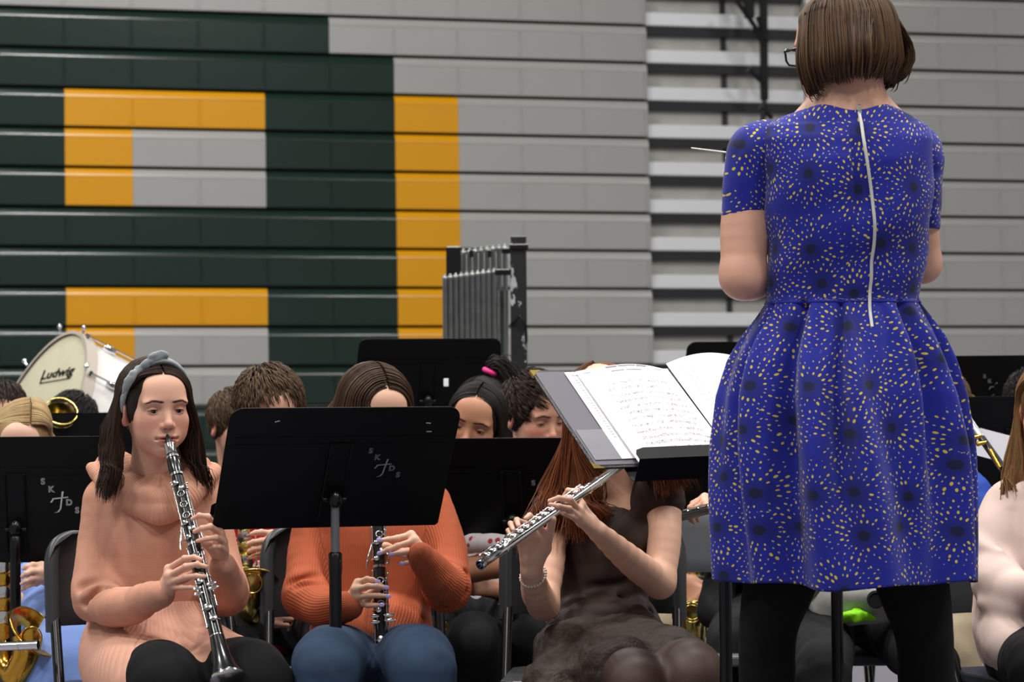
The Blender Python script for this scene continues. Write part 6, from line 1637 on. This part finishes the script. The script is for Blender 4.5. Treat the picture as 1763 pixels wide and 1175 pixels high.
# ---- between the flute player and the conductor
g, H, wr, f, x = seated('oboe player hidden behind the score folder and the blue dress', 1350, 730, 7.6, yaw=-5, pitch=10, shirt='charcoal', pants='charcoal', h=.006, bd=-8, hipz=.5)
hair_long(H, HB['dark_brown'], g, n=200, seed=61, zend=-14)
s = SDF(); gen_hand(s, p3(1262, 868, 6.98), (-1, -.1, .1), (0, -.5, 1), curl=.9, sc_=.85, left=True); s.chain([p3(1262, 868, 6.98), p3(1330, 900, 7.2), p3(1400, 880, 7.5)], [.02, .03, .035], k=.02); sculpt('forearm_and_hand', s, .0035, MT['skin'], g, base='dba78c')
t = thing('oboe', 'black woodwind with silver keys poking out left of the blue dress', 'oboe', tuple(p3(1152, 894, 6.85)))
a_, b_ = p3(1152, 895, 6.85), p3(1300, 858, 7.05); Lo = np.linalg.norm(b_-a_)
m = MB(); m.lathe([(0, .0125), (.004, .0135), (.012, .0120), (.03, .0112), (Lo, .0105)], a_, b_, 20); m.build('joint', MT['ebony'], t, True)
d_ = (b_-a_)/Lo
for q in np.linspace(.03, Lo*.8, 7):
    m = MB(); c = a_+d_*q; m.lathe([(0, .006), (.003, .007), (.005, .003)], c+np.array([0, -.004, .010]), c+np.array([0, -.02, .05]), 12); m.build('key_cup', MT['nickel'], t, True)
m = MB(); m.tube([a_+d_*.02+np.array([0, -.006, .014]), a_+d_*Lo*.85+np.array([0, -.006, .014])], .002, 8); m.build('key_rod', MT['nickel'], t, True)
m = MB(); m.ball(p3(1226, 876, 6.93), (.013, .004, .013), 14); m.build('side_plate', MT['nickel'], t, True)
folding_chair('grey folding chair with an empty back showing between the flute player and the dress', (p3(1222, 1000, 7.35)[0], 7.35), R(-6), 'chair_grey', zb=.635)
g, H, wr, f, x = seated('saxophone player hidden behind the grey chair, one hand showing', 1235, 745, 9.3, yaw=-5, shirt='red_shirt', pants='tan', h=.006)
hair_short(H, HB['boy_brown'], g, n=200, seed=62)
s = SDF(); gen_hand(s, p3(1168, 1000, 7.95), (.6, -.3, -.5), (-.3, -1, .3), curl=1.1, sc_=.9); s.chain([p3(1168, 1000, 7.95), p3(1190, 985, 8.2), p3(1215, 960, 8.6)], [.022, .03, .035], k=.02); sculpt('forearm_and_hand', s, .004, MT['skin'], g, base='c08c72')
sax('gold and silver saxophone section seen below the grey chair back', p3(1204, 900, 8.0), p3(1206, 1085, 7.95), p3(1196, 1040, 7.9), front=(-.2, -1, 0), mt='brass_pale', sc_=.7)
s = SDF(); s.chain([p3(1120, 1050, 8.3), p3(1148, 1062, 8.0), p3(1150, 1100, 7.95)], [.07, .06, .05], k=.03); sculpt('trouser_leg', s, .006, MT['tan'], g)

# ---- behind the conductor's legs
g, H, wr, f, x = seated('player in a grey hooded top and dark trousers between the conductor legs', 1468, 790, 7.15, yaw=0, shirt='hoodie', pants='charcoal', h=.005, hs=1.05, knees=[p3(1420, 1165, 6.72), p3(1610, 1165, 6.72)], drop=.20, hand_z=.30)
hair_short(H, HB['dark_brown'], g, n=200, seed=63)
s = SDF(); s.chain([p3(1425, 1045, 6.98), p3(1470, 1025, 6.92), p3(1530, 1030, 6.90), p3(1560, 1040, 6.92)], [.045, .05, .046, .04], k=.03); s.chain([p3(1430, 1060, 6.95), p3(1500, 1062, 6.92), p3(1550, 1058, 6.9)], [.022, .020, .02], k=.02); s.displace(folds(.004, 16)); so = sculpt('sleeve', s, .005, MT['hoodie'], g)
m = MB(); c = p3(1508, 1033, 6.842); m.lathe([(0, .022), (.0015, .022), (.002, .02)], c, c+np.array([0, -1, .1]), 24); torus(m, c+np.array([0, -.002, 0]), (0, 1, 0), .017, .002); m.build('round_badge', MT['charcoal'], so, True)
s = SDF(); s.chain([p3(1440, 1068, 6.90), p3(1472, 1060, 6.87), p3(1505, 1066, 6.88)], [(.016, .010), (.020, .010), (.006, .006)], k=.01); sculpt('neon_hem', s, .004, MT['neon'], g)
sit_chair(g, H, 'folding chair under the player in the grey hooded top')
g, H, wr, f, x = seated('player in blue jeans, one denim knee between the conductor legs', 1425, 770, 8.6, yaw=0, shirt='navy', pants='jeans_dark', h=.006, knees=[p3(1385, 1105, 7.9), p3(1320, 1105, 7.9)], hand_z=.2)
hair_short(H, HB['dark_brown'], g, n=200, seed=64)
g, H, wr, f, x = seated('player in a royal blue shirt behind the conductor, ear and shoulder right of the dress', 1622, 703, 8.4, yaw=-22, pitch=8, tone='d9a087', blush='d58a76', brow='6b5238', shirt='blue_shirt', pants='tan', h=.005, drop=.25, knees=[p3(1585, 1095, 7.9), p3(1652, 1100, 7.85)])
hair_short(H, HB['boy_brown'], g, n=700, seed=65, e1=1.3, length=3.8, rad=.3)
s = SDF(); s.chain([p3(1630, 830, 7.9), p3(1668, 850, 7.75), p3(1690, 890, 7.7)], [.07, .06, .055], k=.03); s.displace(folds(.004, 14)); sculpt('sleeve', s, .005, MT['blue_shirt'], g)
sit_chair(g, H, 'folding chair under the player in the royal blue shirt')
g, H, wr, f, x = seated('dark haired player at the right edge beside the stencilled stand', 1782, 700, 8.5, yaw=20, pitch=10, tone='c98f76', blush='c5806c', shirt='charcoal', h=.006)
hair_short(H, HB['black'], g, n=500, seed=66, e1=1.8, length=4.2, rad=.32)
sit_chair(g, H, 'folding chair under the dark haired player at the right edge')
t = thing('brass_horn', 'brass bell rim catching light behind the ear of the royal blue player', 'horn', tuple(p3(1664, 700, 8.75)))
m = MB(); a_, b_ = p3(1640, 770, 8.9), p3(1652, 700, 8.75); L0 = np.linalg.norm(b_-a_); m.lathe([(0, .02), (L0*.6, .04), (L0*.9, .058), (L0, .066), (L0*.9, .05), (L0*.6, .03)], a_, b_, 24, closed=True); m.build('bell', MT['brass_pale'], t, True)
t = thing('bassoon', 'dark woodwind with pale cap slanting above the blush cardigan shoulder', 'bassoon', tuple(p3(1690, 765, 7.4)))
m = MB(); m.tube([p3(1668, 726, 7.4), p3(1690, 755, 7.36)], [.012, .010], 14); m.build('silver_tip', MT['steel'], t, True)
m = MB(); m.tube([p3(1690, 755, 7.36), p3(1730, 812, 7.3), p3(1800, 900, 7.2)], [.010, .011, .012], 14); m.build('joint', MT['ebony'], t, True)
for (px, py) in ((1676, 754), (1684, 765)):
    m = MB(); m.tube([p3(px, py, 7.33), p3(px+14, py-3, 7.33)], .005, 8); m.ball(p3(px, py, 7.33), .0065, 8); m.build('roller_key', MT['brass'], t, True)
m = MB(); m.tube([p3(1705, 775, 7.32), p3(1722, 806, 7.28)], .0055, 8); m.build('key_rod', MT['brass'], t, True)

# ---- woman in the blush cardigan at the right edge
g = person('player in a blush knitted cardigan with long light brown hair at the right edge', p3(1790, 1100, 6.6)[0], 6.6)
s = SDF(); H = Head(s, p3(1812, 706, 6.55), yaw=-18, pitch=10, eye_open=.6, brow='5a4030')
s.cone(H.w((0, -2.6, -5)), p3(1812, 835, 6.62), .046, .05, .03); s.chain([p3(1735, 862, 6.62), p3(1812, 845, 6.62), p3(1890, 862, 6.62)], [.03, .05, .03], k=.03)
e_, w_ = p3(1716, 1010, 6.50), p3(1800, 1010, 6.32)
s.chain([p3(1725, 870, 6.6), p3(1712, 940, 6.56), e_], [.03]*3, k=.02); s.cone(e_, w_, .028, .022, .02); gen_hand(s, w_, (.8, -.3, .3), (0, -1, .3), sc_=.88)
sculpt('body', s, .003, MT['skin'], g, base='dba78c')
s = SDF()
s.chain([p3(1810, 870, 6.62), p3(1805, 940, 6.62), p3(1795, 1040, 6.62), p3(1790, 1100, 6.6)], [(.13, .07), (.135, .10), (.13, .11), (.15, .13)], k=.03)
s.chain([p3(1740, 868, 6.63), p3(1812, 848, 6.63), p3(1880, 868, 6.63)], [.045, .06, .045], side=(0, 1, 0), k=.04)
s.chain([p3(1733, 872, 6.62), p3(1716, 920, 6.58), p3(1712, 965, 6.55), p3(1718, 1005, 6.49)], [.054, .055, .054, .055], k=.025)
s.chain([p3(1718, 1005, 6.49), p3(1755, 1022, 6.41), p3(1800, 1012, 6.32)], [.054, .050, .036], k=.03)
s.chain([p3(1750, 1060, 6.60), p3(1735, 1090, 6.45), p3(1738, 1120, 6.36)], [.08, .068, .055], k=.04); s.chain([p3(1700, 1000, 6.62), p3(1703, 1060, 6.55), p3(1712, 1130, 6.48)], [.03, .028, .022], k=.05)
for a, b, r in ((p3(1745, 880, 6.54), p3(1768, 990, 6.48), .003),): crease(s, a, b, r, .02)
for a, b, r in ((p3(1682, 935, 6.53), p3(1722, 950, 6.47), .008), (p3(1684, 975, 6.52), p3(1730, 978, 6.45), .007), (p3(1692, 1040, 6.45), p3(1745, 1050, 6.37), .008), (p3(1700, 1075, 6.52), p3(1740, 1066, 6.44), .011), (p3(1706, 1120, 6.50), p3(1745, 1085, 6.40), .008)): s.cone(a, b, r, r*.5, .035)
s.displace(folds(.002, 11)); sculpt('cardigan', s, .0045, MT['blush'], g)
legs(g, [p3(1765, 1130, 6.55), p3(1840, 1130, 6.55)], [p3(1790, 1165, 6.1), p3(1870, 1165, 6.1)], [np.array([p3(1790, 1100, 6.1)[0], 6.15, .08]), np.array([p3(1870, 1100, 6.1)[0], 6.15, .08])], rk=.066, rt=.08, mt='leggings', name='leggings')
hair_long(H, HB['light_brown'], g, n=560, seed=71, zend=-25, out=1.6, wave=1.0, fwd=4.0, rad=.32, e0=.3, e1=1.8)
folding_chair('charcoal folding chair under the player in the blush cardigan', (p3(1800, 1100, 6.7)[0], 6.68), R(18))

# ================================================================ bass drum
MT['drum_head'] = mat('cream_drum_head', 'c3bda2', .55, vary=.08, vscale=5); MT['drum_shell'] = mat('white_drum_shell', 'e6e3de', .2, coat=.5, vary=.05, vscale=3); MT['hoop_grey'] = mat('grey_lacquer_hoop', '6c6a68', .4)
MT['hoop_white'] = mat('worn_white_hoop', 'b6aca0', .4)
rd = .378
Cd = p3(58, 735, 10.5)
uy = np.array([.37, 0, .93]); uy = p3(58+79, 735-145, 10.5)-Cd; uy /= np.linalg.norm(uy)
sv = p3(58+88, 735+48, 10.5)-Cd; sv /= np.linalg.norm(sv)       # screen direction of the foreshortened axis
vw = np.array([0, 1.0, 0])
nd = -(sv*math.sin(R(63))-vw*math.cos(R(63))*-1.0); nd = -sv*math.sin(R(63))-vw*math.cos(R(63)); nd -= uy*(nd@uy); nd /= np.linalg.norm(nd)   # head's outward normal
t = thing('bass_drum', 'white marching bass drum with a cream head and chrome lugs, tilted on its stand', 'drum', tuple(Cd-nd*.18))
dep = .40
m = MB(); m.lathe([(.0, rd-.012), (.0, rd-.006), (dep, rd-.006), (dep, rd-.012)], Cd-nd*(dep), Cd, 64); m.build('shell', MT['drum_shell'], t, True)
m = MB(); m.lathe([(.0, rd-.004), (.006, rd-.004), (.010, rd-.03), (.0101, .0001)], Cd, Cd+nd, 64); m.lathe([(.0, rd-.004), (.006, rd-.004), (.010, rd-.03), (.0101, .0001)], Cd-nd*dep, Cd-nd*(dep+1), 64); m.build('drum_head', MT['drum_head'], t, True)
m = MB(); m.lathe([(-.03, rd-.003), (-.03, rd+.008), (.016, rd+.008), (.016, rd-.005)], Cd, Cd+nd, 64, closed=True); m.build('hoop', MT['hoop_white'], t, True)
m = MB(); m.lathe([(-.045, rd-.003), (-.045, rd+.012), (.026, rd+.012), (.026, rd-.005)], Cd-nd*dep, Cd-nd*(dep+1), 64, closed=True); m.build('hoop', MT['hoop_grey'], t, True)
ux = np.cross(uy, nd)
for k in range(10):
    a = 2*PI*k/10+.12; e = uy*math.cos(a)+ux*math.sin(a)
    m = MB(); m.tube([Cd+e*(rd+.016)+nd*.005, Cd+e*(rd+.016)-nd*(dep+.005)], .0035, 8)
    for q in (.0, dep): m.box(Cd+e*(rd+.012)-nd*q, (.022, .022, .014), np.array([ux, uy, nd]).T, bev=.003)
    lg = m.build('tension_rod', MT['chrome'], t, True)
    for q in (.10, dep-.10):
        m = MB(); m.ball(Cd+e*(rd+.006)-nd*q, (.013, .018, .028), 12, rot=np.array([np.cross(e, nd), e, nd]).T); m.build('lug', MT['chrome'], lg, True)
    m = MB(); m.tube([Cd+e*(rd+.016)+nd*.02, Cd+e*(rd+.034)+nd*.03], .005, 8); m.ball(Cd+e*(rd+.036)+nd*.03, (.010, .010, .010), 10); m.build('thumb_screw', MT['chrome'], lg, True)
Vt, Ft = text_vf('Ludwig', 1.0, .03)
def hit(px, py):
    d_ = np.array(camR @ Vector(((px-881.5)/F, -(py-587.5)/F, -1.0))); o_ = np.array(CAM); return o_+d_*(((Cd+nd*.0115-o_)@nd)/(d_@nd))
# slanted lettering with an underline, on the drum head
o0 = hit(99, 643); U = (hit(127, 638)-hit(71, 648)); W_ = hit(101, 630)-hit(98, 654)
w0 = Vt[:, 0].max()-Vt[:, 0].min(); h0 = Vt[:, 1].max()-Vt[:, 1].min()
m = MB(); m.add([o0+U*(a/w0+b*.12)+W_*b*.80/h0 for a, b, _ in Vt], Ft)
m.add([o0-U*.54-W_*.56, o0+U*.42-W_*.56, o0+U*.42-W_*.48, o0-U*.54-W_*.48], [(0, 1, 2, 3)])
m.add([o0-U*.54-W_*.56, o0-U*.50-W_*.56, o0-U*.40+W_*.42, o0-U*.44+W_*.42], [(0, 1, 2, 3)])
m.build('script_logo', MT['charcoal'], t, True)
m = MB()
bz = Cd-nd*dep/2
for sx in (-1, 1):
    for q in (-1, 1): m.tube([bz+np.array([sx*.18, q*.1, -.28]), np.array([bz[0]+sx*.26, bz[1]+q*.28, .012])], .014, 10)
m.tube([bz+np.array([-.2, 0, -.30]), bz+np.array([.2, 0, -.30])], .014, 10); m.build('cradle_stand', MT['black_metal'], t, True)

# ================================================================ chimes
Yq = 10.6
t = thing('tubular_chimes', 'rack of silver tubular chimes on a scuffed black steel frame', 'chimes', tuple(np.array([p3(835, 600, Yq)[0], Yq, 0])))
MT['chime'] = mat('worn_chrome_chime_tube', '9ea39f', .32, .85, vary=.12, vscale=30); MT['frame_black'] = mat('scuffed_black_frame', '151616', .45)
mm = MT['frame_black']; nt = mm.node_tree; nz = nt.nodes.new('ShaderNodeTexNoise'); nz.inputs['Scale'].default_value = 9; nz.inputs['Detail'].default_value = 6; nz.inputs['Roughness'].default_value = .7
tcn = nt.nodes.new('ShaderNodeTexCoord'); mp = nt.nodes.new('ShaderNodeMapping'); mp.inputs['Scale'].default_value = (1, 1, .45); nt.links.new(tcn.outputs['Object'], mp.inputs[0]); nt.links.new(mp.outputs[0], nz.inputs['Vector'])
cr = nt.nodes.new('ShaderNodeValToRGB'); cr.color_ramp.interpolation = 'CONSTANT'; cr.color_ramp.elements[0].color = lin('141515'); cr.color_ramp.elements[1].position = .565; cr.color_ramp.elements[1].color = lin('aab0b2'); nt.links.new(nz.outputs['Fac'], cr.inputs[0]); nt.links.new(cr.outputs[0], nt.nodes['Principled BSDF'].inputs['Base Color'])
def post(px0, px1, py, Y, mt):
    a, b = p3(px0, py, Y), p3(px1, py, Y); m = MB(); m.box(((a[0]+b[0])/2, Y, a[2]/2+.02), (b[0]-a[0], .05, a[2]-.04), bev=.004); return m.build('frame_post', mt, t, True)
post(878, 906, 407, 10.45, MT['frame_black']); post(768, 794, 425, 10.75, MT['black_metal'])
def chime(px, pytop, pybot, Y):
    a, b = p3(px, pytop, Y), p3(px, pybot, Y); m = MB(); m.lathe([(0, .008), (.003, .0104), (.015, .0104), (.016, .0094), (a[2]-b[2], .0094)], a, a+DN, 18); m.ball(a+np.array([0, 0, .003]), .005, 10); return m.build('chime_tube', MT['chime'], t, True)
for k in range(10): chime(766+k*9.4, 476-k*1.2, 850+k*-4, 10.42)
for k in range(8): chime(798+k*10.2, 432-k*1.2, 820, 10.62)
m = MB(); a, b = p3(850, 468, 10.40), p3(880, 470, 10.45); m.box((a+b)/2, (b[0]-a[0], .03, .022), bev=.003); m.build('bracket', MT['black_metal'], t, True)
m = MB(); m.box(p3(872, 432, 10.5), (.035, .03, .022), bev=.003); m.build('bracket', MT['black_metal'], t, True)
m = MB(); m.box(p3(893, 425, 10.42), (.07, .015, .02), bev=.003); m.build('bracket', MT['black_metal'], t, True)
for px in (811, 843):
    m = MB(); m.box(p3(px, 437, 10.58), (.014, .012, .028), bev=.002); m.build('bracket', MT['black_metal'], t, True)
m = MB(); m.tube([p3(880, 560, 10.42), p3(895, 545, 10.40), p3(905, 560, 10.40), p3(906, 590, 10.40)], .006, 8); m.build('hose_clip', MT['black_metal'], t, True)
m = MB(); m.tube([p3(870, 500, 10.5), p3(870, 800, 10.5)], .012, 12); m.tube([p3(858, 500, 10.5), p3(858, 800, 10.5)], .014, 12); m.build('damper_rod', MT['chime'], t, True)
a, b = p3(768, 900, 10.6), p3(906, 900, 10.6)
m = MB(); m.box(((a[0]+b[0])/2, 10.6, .25), (b[0]-a[0], .03, .05), bev=.004); m.build('crossbar', MT['black_metal'], t, True)
m = MB(); m.box((b[0]-.07, 10.45, .03), (.05, .6, .05), bev=.004); m.build('foot', MT['black_metal'], t, True)
m = MB(); m.box((a[0]+.02, 10.75, .03), (.05, .6, .05), bev=.004); m.build('foot', MT['black_metal'], t, True)
